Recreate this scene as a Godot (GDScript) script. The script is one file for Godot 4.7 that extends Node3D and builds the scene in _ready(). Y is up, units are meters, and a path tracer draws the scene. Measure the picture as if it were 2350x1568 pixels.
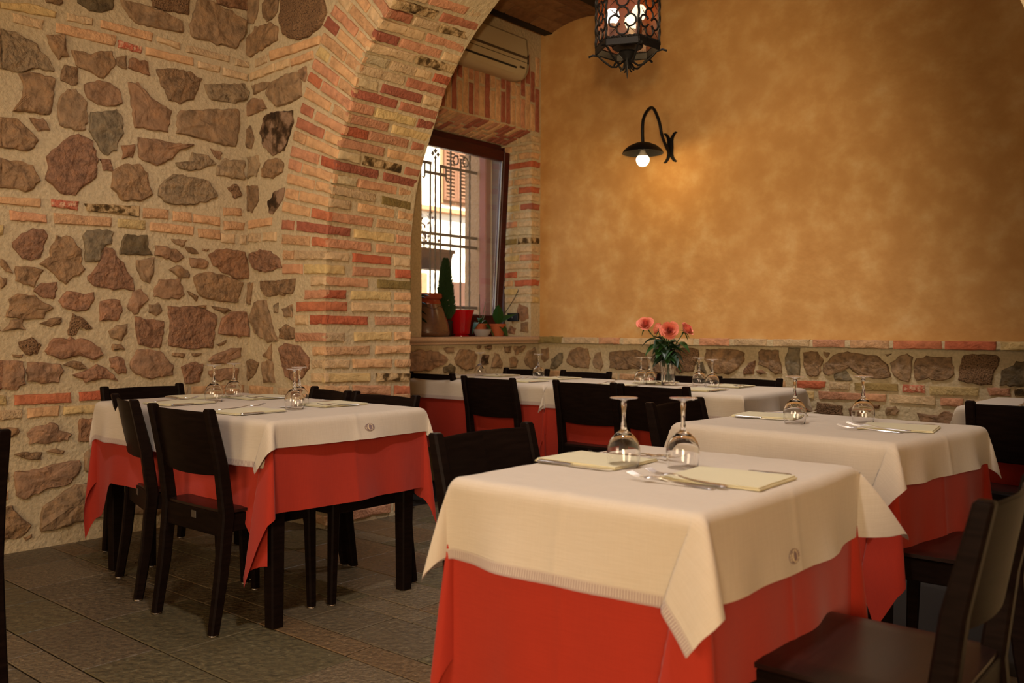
extends Node3D

# ---------------------------------------------------------------- the scene
func _ready() -> void:
	# camera
	var cam := Camera3D.new()
	cam.name = "camera"
	add_child(cam)
	cam.position = Vector3(0, 1.08, 0)
	cam.rotation_order = EULER_ORDER_YXZ
	cam.rotation = Vector3(-0.0126, deg_to_rad(40.25), 0.0033)
	var lens := CameraAttributesPhysical.new()
	lens.frustum_focal_length = 31.546
	lens.frustum_focus_distance = 3.6
	lens.exposure_aperture = 4.0
	cam.attributes = lens
	cam.fov = rad_to_deg(2.0 * atan(784.0 / 2061.0))
	cam.current = true
	# sky, seen only through the window
	var around := WorldEnvironment.new()
	around.name = "environment"
	add_child(around)
	var env := Environment.new()
	around.environment = env
	env.tonemap_mode = Environment.TONE_MAPPER_LINEAR
	env.tonemap_exposure = 1.16
	env.sdfgi_enabled = true
	env.ssao_enabled = true
	env.ssil_enabled = true
	env.background_mode = Environment.BG_SKY
	var sky_look := ProceduralSkyMaterial.new()
	sky_look.sky_top_color = Color(0.72, 0.80, 0.92)
	sky_look.sky_horizon_color = Color(0.95, 0.93, 0.88)
	sky_look.ground_horizon_color = Color(0.7, 0.66, 0.6)
	sky_look.ground_bottom_color = Color(0.5, 0.47, 0.42)
	sky_look.sky_energy_multiplier = 1.6
	sky_look.ground_energy_multiplier = 1.0
	var sky := Sky.new()
	sky.sky_material = sky_look
	env.sky = sky
	# sun on the house across the street
	var sun := DirectionalLight3D.new()
	sun.name = "sun"
	add_child(sun)
	sun.rotation = Vector3(deg_to_rad(-52), deg_to_rad(76), 0)
	sun.light_energy = 9.0
	sun.light_color = Color(1.0, 0.94, 0.84)
	sun.shadow_enabled = true
	# unseen door lights behind the camera, placed to light the room from there
	for q in [[1.9, 20.0], [-2.2, 6.5]]:
		var day := AreaLight3D.new()
		day.name = "unseen_door_light"
		add_child(day, true)
		day.area_size = Vector2(1.8, 1.9)
		day.position = Vector3(q[0], 1.55, 3.1)
		day.light_energy = q[1]
		day.light_color = Color(1.0, 0.88, 0.72)
		day.shadow_enabled = true
	# unseen ceiling lamps, out of view, placed to light tables, arch and plaster
	for q in [
		[Vector3(-3.3, 3.42, -1.9), Vector3(-3.3, 0, -1.9), 0.6, 60.0, "long table by the stone wall"],
		[Vector3(-1.2, 3.42, -1.3), Vector3(-1.2, 0, -1.7), 5.0, 56.0, "closest small table"],
		[Vector3(-2.4, 3.42, -4.35), Vector3(-2.5, 0, -4.5), 3.8, 47.0, "back table with the roses"],
		[Vector3(-1.2, 3.42, -4.2), Vector3(-1.2, 0, -4.2), 0.4, 52.0, "gap before the half-seen table"],
		[Vector3(-1.5, 3.42, -0.5), Vector3(-4.1, 1.35, -3.05), 4.2, 30.0, "aisle in front of the camera"],
		[Vector3(-2.5, 3.42, -3.85), Vector3(-2.8, 1.3, -5.8), 0.5, 40.0, "near side of the back table"]]:
		var spot := SpotLight3D.new()
		spot.name = "unseen_ceiling_lamp_light"
		add_child(spot, true)
		spot.look_at_from_position(q[0], q[1], Vector3(0.1, 0.2, 1).normalized())
		spot.spot_angle = q[3]
		spot.spot_angle_attenuation = 0.8
		spot.spot_range = 12.0
		spot.spot_attenuation = 2.0
		spot.light_size = 0.09
		spot.light_energy = q[2]
		spot.light_color = Color(1.0, 0.96, 0.95)
		spot.shadow_enabled = true
		unseen_lamp_places.append([q[0], q[4]])
	# the flash on the camera, tipped up towards the back wall
	var flash := SpotLight3D.new()
	flash.name = "camera_flash"
	add_child(flash)
	flash.position = Vector3(0.02, 1.27, 0.03)
	flash.rotation = Vector3(deg_to_rad(12.5), deg_to_rad(34.5), 0)
	flash.spot_angle = 23.0
	flash.spot_angle_attenuation = 1.0
	flash.spot_range = 14.0
	flash.spot_attenuation = 2.0
	flash.light_energy = 7.0
	flash.light_size = 0.035
	flash.light_color = Color(1.0, 0.86, 0.66)
	flash.shadow_enabled = true
	rng.seed = 4711
	bumps.seed = 12
	bumps.frequency = 7.0
	bumps.fractal_octaves = 3
	fine.seed = 5
	fine.frequency = 28.0
	fine.fractal_octaves = 2
	make_materials()
	# large structure
	build_shell()
	build_arch()
	build_window()
	build_outside()
	# furniture
	build_tables()
	build_chairs()
	# fittings and small things
	build_unseen_lamps()
	build_lantern()
	build_sconce()
	build_air_conditioner()
	build_sill_things()
	build_table_things()

# ---------------------------------------------------------------- mesh building
class Mb:
	var v := PackedVector3Array()
	var uv := PackedVector2Array()
	var f := PackedInt32Array()

	func vert(p: Vector3, t := Vector2.ZERO) -> int:
		v.append(p)
		uv.append(t)
		return v.size() - 1

	func tri(a: int, b: int, c: int) -> void:
		f.append(a)
		f.append(b)
		f.append(c)

	func quad(a: int, b: int, c: int, d: int) -> void:
		tri(a, b, c)
		tri(a, c, d)

	# closed rings of equal length, skinned one to the next
	func loft(rings: Array, cap0 := true, cap1 := true) -> void:
		var n: int = rings[0].size()
		var base := v.size()
		for r in rings:
			for p in r:
				vert(p)
		for k in rings.size() - 1:
			for i in n:
				var j := (i + 1) % n
				quad(base + k * n + i, base + k * n + j, base + (k + 1) * n + j, base + (k + 1) * n + i)
		if cap0:
			var c := Vector3.ZERO
			for p in rings[0]:
				c += p
			var m := vert(c / n)
			for i in n:
				tri(m, base + (i + 1) % n, base + i)
		if cap1:
			var c := Vector3.ZERO
			for p in rings[-1]:
				c += p
			var m := vert(c / n)
			var b: int = base + (rings.size() - 1) * n
			for i in n:
				tri(m, b + i, b + (i + 1) % n)

	# a box with chamfered long edges; section in the plane across `along`
	func box(c: Vector3, s: Vector3, ch := 0.003, turn := Basis()) -> void:
		var h := s / 2.0
		ch = minf(ch, minf(h.x, minf(h.y, h.z)) * 0.9)
		var rings := []
		for lv in [[-h.y, ch], [-h.y + ch, 0.0], [h.y - ch, 0.0], [h.y, ch]]:
			var k: float = lv[1]
			var x := h.x - k
			var z := h.z - k
			var e := ch if k == 0.0 else ch * 0.6
			var r := PackedVector3Array()
			for q in [Vector2(x - e, -z), Vector2(x, -z + e), Vector2(x, z - e), Vector2(x - e, z), Vector2(-x + e, z), Vector2(-x, z - e), Vector2(-x, -z + e), Vector2(-x + e, -z)]:
				r.append(c + turn * Vector3(q.x, lv[0], q.y))
			rings.append(r)
		loft(rings)

	# stacked horizontal rectangles with cut corners: [centre, width, depth]
	func post(sections: Array, ch := 0.004) -> void:
		var rings := []
		for s in sections:
			var c: Vector3 = s[0]
			var x: float = s[1] / 2.0
			var z: float = s[2] / 2.0
			var r := PackedVector3Array()
			for q in [Vector2(x - ch, -z), Vector2(x, -z + ch), Vector2(x, z - ch), Vector2(x - ch, z), Vector2(-x + ch, z), Vector2(-x, z - ch), Vector2(-x, -z + ch), Vector2(-x + ch, -z)]:
				r.append(c + Vector3(q.x, 0, q.y))
			rings.append(r)
		loft(rings)

	func tube(path: Array, r0: float, n := 8, r1 := -1.0, twist := 0.0, square := false) -> void:
		var rings := []
		var up := Vector3(0.13, 0.31, 0.94).normalized()
		if r1 < 0.0:
			r1 = r0
		for k in path.size():
			var d: Vector3 = path[mini(k + 1, path.size() - 1)] - path[maxi(k - 1, 0)]
			d = d.normalized()
			var a := d.cross(up).normalized()
			var b := d.cross(a).normalized()
			up = b.cross(d) if k < 0 else up
			var rr: float = lerpf(r0, r1, float(k) / maxf(1.0, path.size() - 1.0))
			var ring := PackedVector3Array()
			for i in n:
				var t := TAU * i / n + twist * k
				var rad := rr
				if square and i % 2 == 1:
					rad = rr * 0.72
				ring.append(path[k] + (a * cos(t) + b * sin(t)) * rad)
			rings.append(ring)
		loft(rings)

	# profile of (radius, height), turned about the y axis through `at`
	func lathe(profile: Array, n := 24, at := Vector3.ZERO, caps := true) -> void:
		var rings := []
		for p in profile:
			var ring := PackedVector3Array()
			for i in n:
				var t := TAU * i / n
				ring.append(at + Vector3(cos(t) * p.x, p.y, sin(t) * p.x))
			rings.append(ring)
		loft(rings, caps, caps)

	# a flat outline given as (x, y) with depth along z
	func plate(outline: Array, z0: float, z1: float) -> void:
		var flat := PackedVector2Array(outline)
		var ix := Geometry2D.triangulate_polygon(flat)
		var n := flat.size()
		var b := v.size()
		for z in [z0, z1]:
			for p in flat:
				vert(Vector3(p.x, p.y, z))
		for i in n:
			var j := (i + 1) % n
			quad(b + i, b + j, b + n + j, b + n + i)
		var area := 0.0
		for i in n:
			area += flat[i].cross(flat[(i + 1) % n])
		for k in range(0, ix.size(), 3):
			var a := ix[k]
			var c := ix[k + 1]
			var d := ix[k + 2]
			if (flat[c] - flat[a]).cross(flat[d] - flat[a]) * area < 0.0:
				var s := c
				c = d
				d = s
			tri(b + a, b + d, b + c)
			tri(b + n + a, b + n + c, b + n + d)

	func move(t: Transform3D, from := 0) -> void:
		for i in range(from, v.size()):
			v[i] = t * v[i]

	func mesh(crease := 40.0) -> ArrayMesh:
		var nf := f.size() / 3
		var fn := PackedVector3Array()
		fn.resize(nf)
		var vol := 0.0
		for k in nf:
			var a := v[f[k * 3]]
			var b := v[f[k * 3 + 1]]
			var c := v[f[k * 3 + 2]]
			vol += a.dot(b.cross(c))
			fn[k] = (b - a).cross(c - a)
		var turned := vol < 0.0
		if turned:
			for k in nf:
				fn[k] = -fn[k]
		var arrays := []
		arrays.resize(Mesh.ARRAY_MAX)
		if crease >= 180.0:
			var nn := PackedVector3Array()
			nn.resize(v.size())
			var ix := PackedInt32Array()
			ix.resize(f.size())
			for k in nf:
				for j in 3:
					nn[f[k * 3 + j]] += fn[k]
				ix[k * 3] = f[k * 3]
				ix[k * 3 + 1] = f[k * 3 + (1 if turned else 2)]
				ix[k * 3 + 2] = f[k * 3 + (2 if turned else 1)]
			for i in nn.size():
				nn[i] = nn[i].normalized()
			arrays[Mesh.ARRAY_VERTEX] = v
			arrays[Mesh.ARRAY_NORMAL] = nn
			arrays[Mesh.ARRAY_TEX_UV] = uv
			arrays[Mesh.ARRAY_INDEX] = ix
		else:
			var start := PackedInt32Array()
			start.resize(v.size() + 1)
			for i in f:
				start[i + 1] += 1
			for i in v.size():
				start[i + 1] += start[i]
			var at := start.duplicate()
			var near := PackedInt32Array()
			near.resize(f.size())
			for k in f.size():
				near[at[f[k]]] = k / 3
				at[f[k]] += 1
			var un := PackedVector3Array()
			un.resize(nf)
			for k in nf:
				un[k] = fn[k].normalized()
			var limit := cos(deg_to_rad(crease))
			var ov := PackedVector3Array()
			var on := PackedVector3Array()
			var ou := PackedVector2Array()
			ov.resize(f.size())
			on.resize(f.size())
			ou.resize(f.size())
			for k in nf:
				for j in 3:
					var src := k * 3 + j
					if j > 0 and not turned:
						src = k * 3 + 3 - j
					var i := f[src]
					var sum := Vector3.ZERO
					for q in range(start[i], start[i + 1]):
						if un[near[q]].dot(un[k]) > limit:
							sum += fn[near[q]]
					ov[k * 3 + j] = v[i]
					on[k * 3 + j] = sum.normalized() if sum.length_squared() > 0.0 else un[k]
					ou[k * 3 + j] = uv[i]
			arrays[Mesh.ARRAY_VERTEX] = ov
			arrays[Mesh.ARRAY_NORMAL] = on
			arrays[Mesh.ARRAY_TEX_UV] = ou
		var m := ArrayMesh.new()
		m.add_surface_from_arrays(Mesh.PRIMITIVE_TRIANGLES, arrays)
		return m


var rng := RandomNumberGenerator.new()
var bumps := FastNoiseLite.new()
var fine := FastNoiseLite.new()
var M := {}


# ---------------------------------------------------------------- naming
func numbered(called: String, parent: Node) -> String:
	if not parent.has_node(called):
		return called
	var k := 1
	if counters.has([parent, called]):
		k = counters[[parent, called]] + 1
	while parent.has_node("%s_%03d" % [called, k]):
		k += 1
	counters[[parent, called]] = k
	return "%s_%03d" % [called, k]

var counters := {}
var unseen_lamp_places := []

func put(called: String, mesh: Mesh, material: Material, parent: Node = self) -> MeshInstance3D:
	var o := MeshInstance3D.new()
	o.name = numbered(called, parent)
	o.mesh = mesh
	o.material_override = material
	o.cast_shadow = GeometryInstance3D.SHADOW_CASTING_SETTING_ON
	parent.add_child(o, true)
	return o

func tag(o: Node, label: String, category: String, group := "") -> Node:
	o.set_meta("label", label)
	o.set_meta("category", category)
	if group:
		o.set_meta("group", group)
	return o

func thing(called: String, label: String, category: String, at := Vector3.ZERO, turn := 0.0, group := "") -> Node3D:
	var o := Node3D.new()
	o.name = numbered(called, self)
	add_child(o, true)
	o.position = at
	o.rotation.y = turn
	tag(o, label, category, group)
	return o

func struct(called: String, mesh: Mesh, material: Material) -> MeshInstance3D:
	var o := put(called, mesh, material)
	o.set_meta("kind", "structure")
	return o

func copy_of(o: Node3D, called: String, label: String, at: Vector3, turn: float, group := "") -> Node3D:
	var c: Node3D = o.duplicate()
	c.name = numbered(called, self)
	add_child(c, true)
	c.position = at
	c.rotation.y = turn
	tag(c, label, o.get_meta("category"), group)
	return c

func one(build: Callable, crease := 40.0) -> ArrayMesh:
	var b := Mb.new()
	build.call(b)
	return b.mesh(crease)


# ---------------------------------------------------------------- materials
func noise_tex(seed_: int, freq: float, ramp: Array, octaves := 4, size := 512, kind := FastNoiseLite.TYPE_SIMPLEX_SMOOTH, stretch := Vector2.ONE) -> Texture2D:
	var n := FastNoiseLite.new()
	n.seed = seed_
	n.frequency = freq
	n.noise_type = kind
	n.fractal_octaves = octaves
	n.fractal_gain = 0.55
	var t := NoiseTexture2D.new()
	t.width = size
	t.height = size
	t.seamless = true
	t.seamless_blend_skirt = 0.2
	t.noise = n
	var g := Gradient.new()
	var offs := PackedFloat32Array()
	var cols := PackedColorArray()
	for r in ramp:
		offs.append(r[0])
		cols.append(r[1])
	g.offsets = offs
	g.colors = cols
	t.color_ramp = g
	return t

func grey(a: float) -> Color:
	return Color(a, a, a)

func mat(color: Color, rough: float, tex: Texture2D = null, scale := 1.0, relief: Texture2D = null, cm := 0.1, world := true) -> StandardMaterial3D:
	var m := StandardMaterial3D.new()
	m.albedo_color = color
	m.roughness = rough
	m.metallic_specular = 0.4
	if tex or relief:
		m.uv1_triplanar = true
		m.uv1_world_triplanar = world
		m.uv1_scale = Vector3.ONE * scale
		m.uv1_triplanar_sharpness = 6.0
	if tex:
		m.albedo_texture = tex
	if relief:
		m.heightmap_enabled = true
		m.heightmap_texture = relief
		m.heightmap_scale = cm
	return m

func with_detail(m: StandardMaterial3D, tex: Texture2D, mask: Texture2D = null) -> StandardMaterial3D:
	m.detail_enabled = true
	m.detail_blend_mode = BaseMaterial3D.BLEND_MODE_MIX
	m.detail_albedo = tex
	m.detail_mask = mask
	return m

func weave_image(base: Color, thread: Color, dark: float, seed_: int) -> ImageTexture:
	var n := 512
	var im := Image.create(n, n, false, Image.FORMAT_RGB8)
	var r := RandomNumberGenerator.new()
	r.seed = seed_
	var slub := FastNoiseLite.new()
	slub.seed = seed_
	slub.frequency = 0.02
	for y in n:
		var line := r.randf() * 0.5
		for x in n:
			var across: float = slub.get_noise_2d(x * 0.25, y * 9.0) * 0.5 + 0.5
			var along: float = slub.get_noise_2d(x * 9.0 + 700.0, y * 0.25) * 0.5 + 0.5
			var dot := 0.5 + 0.5 * sin(x * PI / 2.0) * sin(y * PI / 2.0)
			var k := clampf(0.5 * across + 0.3 * along + 0.25 * line + dark * dot - 0.18, 0.0, 1.0)
			im.set_pixel(x, y, base.lerp(thread, k))
	return ImageTexture.create_from_image(im)

func stitch_image(base: Color, thread: Color) -> ImageTexture:
	var im := Image.create(64, 32, false, Image.FORMAT_RGB8)
	im.fill(base)
	for x in 64:
		for y in 32:
			if x % 16 < 5 and y > 3:
				im.set_pixel(x, y, thread)
			if y >= 27:
				im.set_pixel(x, y, thread.lerp(base, 0.35))
	return ImageTexture.create_from_image(im)

func wood_image() -> ImageTexture:
	var n := 256
	var im := Image.create(n, n, false, Image.FORMAT_RGB8)
	var g := FastNoiseLite.new()
	g.seed = 41
	g.frequency = 0.02
	g.fractal_octaves = 4
	for y in n:
		for x in n:
			var k := g.get_noise_2d(x * 0.6, y * 6.0) * 0.5 + 0.5
			im.set_pixel(x, y, grey(0.62 + 0.38 * k))
	return ImageTexture.create_from_image(im)

func glass(alpha := 0.05, tint := Color.WHITE) -> StandardMaterial3D:
	var m := StandardMaterial3D.new()
	m.transparency = BaseMaterial3D.TRANSPARENCY_ALPHA
	m.albedo_color = Color(tint.r, tint.g, tint.b, alpha)
	m.roughness = 0.02
	m.metallic_specular = 0.7
	return m

func solid_glass(tint := Color.WHITE) -> StandardMaterial3D:
	var m := StandardMaterial3D.new()
	m.albedo_color = Color(tint.r, tint.g, tint.b, 0.0)
	m.refraction_enabled = true
	m.refraction_scale = 0.05
	m.roughness = 0.0
	return m

func glow(color: Color, energy: float) -> StandardMaterial3D:
	var m := StandardMaterial3D.new()
	m.albedo_color = color
	m.emission_enabled = true
	m.emission = color
	m.emission_energy_multiplier = energy
	return m

func make_materials() -> void:
	var w := Color.WHITE
	var mottle := noise_tex(3, 0.012, [[0.0, grey(0.78)], [0.45, grey(0.9)], [1.0, grey(1.0)]], 5)
	var grain := noise_tex(8, 0.05, [[0.0, grey(0.45)], [0.5, grey(0.82)], [1.0, w]], 5)
	var rock := noise_tex(15, 0.02, [[0.0, grey(0.62)], [0.3, grey(0.8)], [0.55, grey(0.9)], [1.0, Color(1.0, 0.96, 0.9)]], 6)
	var pitted := noise_tex(16, 0.035, [[0.0, grey(0.35)], [0.24, grey(0.5)], [0.36, grey(0.85)], [1.0, w]], 6)
	var stained := noise_tex(21, 0.008, [[0.0, Color(0.22, 0.2, 0.15)], [0.34, Color(0.42, 0.38, 0.28)], [0.56, grey(0.9)], [1.0, w]], 5)
	var sandy := noise_tex(5, 0.045, [[0.0, grey(0.86)], [0.5, grey(0.94)], [1.0, w]], 5)
	var chalky := noise_tex(23, 0.014, [[0.0, Color(1, 1, 1)], [0.5, Color(1, 0.95, 0.92)], [0.58, Color(1.0, 0.98, 0.95)], [1.0, w]], 5)
	var limewash := noise_tex(31, 0.018, [[0.0, Color(0.76, 0.42, 0.32)], [0.45, Color(0.74, 0.42, 0.31)], [0.62, Color(0.8, 0.6, 0.47)], [1.0, Color(0.84, 0.72, 0.58)]], 5)
	var hr := noise_tex(9, 0.03, [[0.0, grey(0.0)], [1.0, w]], 6)
	M.mortar = mat(Color(0.80, 0.725, 0.575), 0.95, sandy, 1.7, hr, 0.5)
	for row in [["n", Color(0.66, 0.525, 0.375)], ["r", Color(0.685, 0.51, 0.38)], ["m", Color(0.65, 0.48, 0.34)], ["t", Color(0.71, 0.605, 0.455)]]:
		for k in 3:
			var c: Color = row[1]
			M[row[0] + ["", "2", "3"][k]] = mat(c.darkened(0.09) if k == 1 else (c.lerp(Color(0.68, 0.58, 0.45), 0.35) if k == 2 else c), 0.75, rock, [1.4, 1.9, 1.1][k], hr, 0.9)
	M.g = mat(Color(0.565, 0.50, 0.385), 0.75, rock, 1.5, hr, 0.7)
	M.o = mat(Color(0.46, 0.395, 0.28), 0.75, rock, 1.5, hr, 0.7)
	M.d = mat(Color(0.61, 0.47, 0.33), 0.9, pitted, 4.5, hr, 1.0)
	M.k = mat(Color(0.62, 0.5, 0.39), 0.9, stained, 1.5, hr, 1.0)
	for row in [["R", Color(0.79, 0.43, 0.29)], ["D", Color(0.70, 0.41, 0.31)], ["P", Color(0.85, 0.615, 0.46)], ["T", Color(0.88, 0.755, 0.575)], ["Y", Color(0.88, 0.765, 0.52)], ["O", Color(0.89, 0.70, 0.505)], ["W", Color(0.85, 0.77, 0.6)], ["V", Color(0.60, 0.51, 0.29)]]:
		for k in 3:
			var c: Color = row[1]
			M[row[0] + ["", "2", "3"][k]] = mat(c.darkened(0.07) if k == 1 else (c.lerp(Color(0.9, 0.74, 0.52), 0.22) if k == 2 else c), 0.88, mottle, [2.3, 3.1, 1.7][k], hr, 0.5)
	M.K = mat(Color(0.80, 0.68, 0.49), 0.9, stained, 2.4, hr, 0.7)
	M.X = mat(w, 0.9, limewash, 3.0, hr, 0.7)
	var clouds := noise_tex(77, 0.0075, [[0.0, Color(0.735, 0.545, 0.31)], [0.42, Color(0.765, 0.58, 0.34)], [0.6, Color(0.79, 0.612, 0.37)], [0.78, Color(0.81, 0.645, 0.41)], [1.0, Color(0.84, 0.69, 0.47)]], 6, 1024)
	M.plaster = mat(w, 0.85, clouds, 0.5, hr, 0.35)
	M.plain_plaster = mat(Color(0.80, 0.62, 0.36), 0.9, sandy, 0.6)
	var slate := noise_tex(51, 0.022, [[0.0, Color(0.33, 0.295, 0.235)], [0.35, Color(0.40, 0.36, 0.29)], [0.6, Color(0.435, 0.385, 0.30)], [0.78, Color(0.48, 0.44, 0.36)], [1.0, Color(0.62, 0.57, 0.48)]], 8, 1024)
	M.tile_light = mat(Color(1.0, 0.97, 0.92), 0.45, slate, 2.3, hr, 0.6)
	M.tile = mat(Color(0.90, 0.88, 0.84), 0.45, slate, 1.6, hr, 0.6)
	M.tile_rust = mat(Color(0.98, 0.89, 0.79), 0.45, slate, 2.0, hr, 0.6)
	M.tile_green = mat(Color(0.87, 0.88, 0.80), 0.42, slate, 1.4, hr, 0.6)
	M.grout = mat(Color(0.15, 0.13, 0.11), 0.9, sandy, 3.0)
	M.vault = mat(Color(0.60, 0.44, 0.29), 0.9, mottle, 1.3, hr, 0.3)
	M.vault_brick = mat(Color(0.62, 0.46, 0.30), 0.9, mottle, 1.7, hr, 0.3)
	M.vault_brick_dark = mat(Color(0.56, 0.40, 0.26), 0.9, mottle, 2.1, hr, 0.3)
	M.steel = mat(Color(0.09, 0.08, 0.075), 0.55, grain, 3.0)
	var wood := wood_image()
	M.wood = mat(Color(0.115, 0.078, 0.062), 0.4, wood, 2.2, null, 0.0, false)
	M.wood.metallic_specular = 0.14
	M.seat = mat(Color(0.16, 0.098, 0.076), 0.3, wood, 2.2, null, 0.0, false)
	M.seat.metallic_specular = 0.4
	M.red_wood = mat(Color(0.30, 0.075, 0.06), 0.4, wood, 1.3, null, 0.0, false)
	M.metal = mat(Color(0.86, 0.85, 0.83), 0.3)
	M.metal.metallic = 1.0
	M.dull_metal = mat(Color(0.5, 0.49, 0.48), 0.45)
	M.dull_metal.metallic = 1.0
	M.iron = mat(Color(0.105, 0.095, 0.09), 0.5, grain, 9.0, grain, 0.05, false)
	M.iron.metallic = 0.35
	M.grille_iron = mat(Color(0.16, 0.14, 0.12), 0.6, grain, 9.0)
	M.linen = StandardMaterial3D.new()
	M.linen.albedo_texture = weave_image(Color(0.80, 0.755, 0.685), Color(0.70, 0.645, 0.56), 0.35, 5)
	M.linen.uv1_scale = Vector3(4, 4, 1)
	M.linen.roughness = 0.9
	M.linen.metallic_specular = 0.25
	M.linen.rim_enabled = true
	M.linen.rim = 0.25
	M.linen.rim_tint = 0.6
	M.napkin = M.linen.duplicate()
	M.napkin.albedo_texture = weave_image(Color(0.83, 0.80, 0.67), Color(0.74, 0.70, 0.55), 0.3, 6)
	M.red_cloth = M.linen.duplicate()
	M.red_cloth.albedo_texture = weave_image(Color(0.66, 0.205, 0.135), Color(0.56, 0.16, 0.105), 0.22, 7)
	M.stitch = M.linen.duplicate()
	M.stitch.albedo_texture = stitch_image(Color(0.72, 0.66, 0.60), Color(0.56, 0.47, 0.46))
	M.stitch.uv1_scale = Vector3(42, 1, 1)
	M.emblem = mat(Color(0.50, 0.42, 0.42), 0.9)
	M.emblem_thread = mat(Color(0.80, 0.73, 0.60), 0.9)
	M.wine = solid_glass()
	M.stem_glass = solid_glass()
	M.foot_glass = glass(0.16)
	M.vase_glass = solid_glass()
	M.pane = glass(0.06)
	M.bulb = glow(Color(1.0, 0.9, 0.72), 9.0)
	M.bulb_white = glow(Color(1.0, 0.93, 0.88), 9.0)
	M.porcelain = mat(Color(0.82, 0.79, 0.72), 0.4)
	M.amber = StandardMaterial3D.new()
	M.amber.albedo_color = Color(0.22, 0.095, 0.025, 0.6)
	M.amber.transparency = BaseMaterial3D.TRANSPARENCY_ALPHA
	M.amber.roughness = 0.45
	M.amber.backlight_enabled = true
	M.amber.backlight = Color(0.22, 0.09, 0.02)
	M.cream = mat(Color(0.72, 0.66, 0.52), 0.4)
	M.cream_dark = mat(Color(0.16, 0.15, 0.13), 0.5)
	M.sill = mat(Color(0.78, 0.65, 0.52), 0.45, sandy, 3.0)
	M.vase_brown = mat(Color(0.42, 0.27, 0.16), 0.22, mottle, 5.0)
	M.vase_brown.clearcoat_enabled = true
	M.vase_brown.clearcoat = 0.8
	M.groove = mat(Color(0.2, 0.12, 0.07), 0.6)
	M.vase_neck = mat(Color(0.52, 0.21, 0.12), 0.3)
	M.terracotta = mat(Color(0.70, 0.36, 0.2), 0.7, sandy, 6.0)
	M.black_pot = mat(Color(0.07, 0.075, 0.085), 0.5)
	M.red_glass = StandardMaterial3D.new()
	M.red_glass.albedo_color = Color(0.62, 0.04, 0.07)
	M.red_glass.roughness = 0.12
	M.red_glass.backlight_enabled = true
	M.red_glass.backlight = Color(0.8, 0.05, 0.08)
	M.milk_glass = mat(Color(0.62, 0.6, 0.58), 0.2)
	M.leaf = mat(Color(0.16, 0.30, 0.11), 0.45, mottle, 12.0)
	M.leaf.backlight_enabled = true
	M.leaf.backlight = Color(0.12, 0.25, 0.05)
	M.leaf_dark = mat(Color(0.13, 0.22, 0.11), 0.4, mottle, 12.0)
	M.leaf_dry = mat(Color(0.40, 0.24, 0.17), 0.7)
	M.conifer = mat(Color(0.15, 0.24, 0.09), 0.7)
	M.plant_stem = mat(Color(0.25, 0.30, 0.14), 0.6)
	M.twig = mat(Color(0.20, 0.15, 0.11), 0.7)
	M.petal = mat(Color(0.95, 0.56, 0.46), 0.6, mottle, 14.0)
	M.petal.backlight_enabled = true
	M.petal.backlight = Color(0.5, 0.15, 0.1)
	M.petal_deep = mat(Color(0.92, 0.44, 0.38), 0.6, mottle, 14.0)
	M.facade = mat(Color(0.93, 0.89, 0.80), 0.9, sandy, 0.5)
	M.cornice = mat(Color(0.62, 0.45, 0.33), 0.9)
	M.facade_tan = mat(Color(0.55, 0.43, 0.31), 0.9, sandy, 0.5)
	M.shutter = mat(Color(0.40, 0.27, 0.19), 0.7)
	M.door_brown = mat(Color(0.28, 0.18, 0.13), 0.7)
	M.planter = mat(Color(0.40, 0.28, 0.22), 0.7)
	M.outer_plaster = mat(Color(0.66, 0.52, 0.38), 0.95, sandy, 2.0, hr, 0.8)
	M.pink_wood = mat(Color(0.52, 0.24, 0.21), 0.6)
	M.street = mat(Color(0.45, 0.43, 0.4), 0.9)
	M.card = mat(Color(0.80, 0.78, 0.76), 0.8)

# ---------------------------------------------------------------- masonry
const GROUND := 0.0
const WALL_X := -4.61
const ARCH_Z := -3.04
const ARCH_BACK := -3.659
const BACK_Z := -5.8

# one stone or brick: its outline on the wall's face, standing proud of it along n
func piece(outline: PackedVector3Array, n: Vector3, proud: float, rough: float, seg := 0.028, jit := 0.004) -> ArrayMesh:
	var c := Vector3.ZERO
	for p in outline:
		c += p
	c /= outline.size()
	var ring := PackedVector3Array()
	var m := outline.size()
	for i in m:
		var a := outline[i]
		var b := outline[(i + 1) % m]
		var k := maxi(1, ceili(a.distance_to(b) / seg))
		for j in k:
			var p := a.lerp(b, float(j) / k)
			ring.append(p + (p - c).normalized() * fine.get_noise_3dv(p) * jit * 2.0)
	var rings := []
	var r := PackedVector3Array()
	for p in ring:
		r.append(p - n * 0.014)
	rings.append(r)
	for step in [[0.0, 0.55, 0.3], [0.006, 0.92, 0.6], [0.018, 1.0, 1.0], [0.0, 1.06, 1.0], [0.0, 1.1, 1.0]]:
		r = PackedVector3Array()
		var k := rings.size()
		for p in ring:
			var q := p
			var d := p.distance_to(c)
			if k <= 3:
				q = p.lerp(c, minf(0.4, step[0] / maxf(d, 0.001)))
			else:
				q = p.lerp(c, 0.5 if k == 4 else 0.78)
			r.append(q + n * (proud * step[1] + maxf(-0.35 * proud, bumps.get_noise_3dv(q * 1.3) * rough * step[2]) + fine.get_noise_3dv(q) * rough * 0.25))
		rings.append(r)
	var mb := Mb.new()
	mb.loft(rings, false, true)
	return mb.mesh(38.0)

const BRICKS := "RDPTYOWVKX"

func tone(kind: String) -> Material:
	var k: String = kind + ["", "2", "3"][rng.randi() % 3]
	return M[k] if M.has(k) else M[kind]

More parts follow.
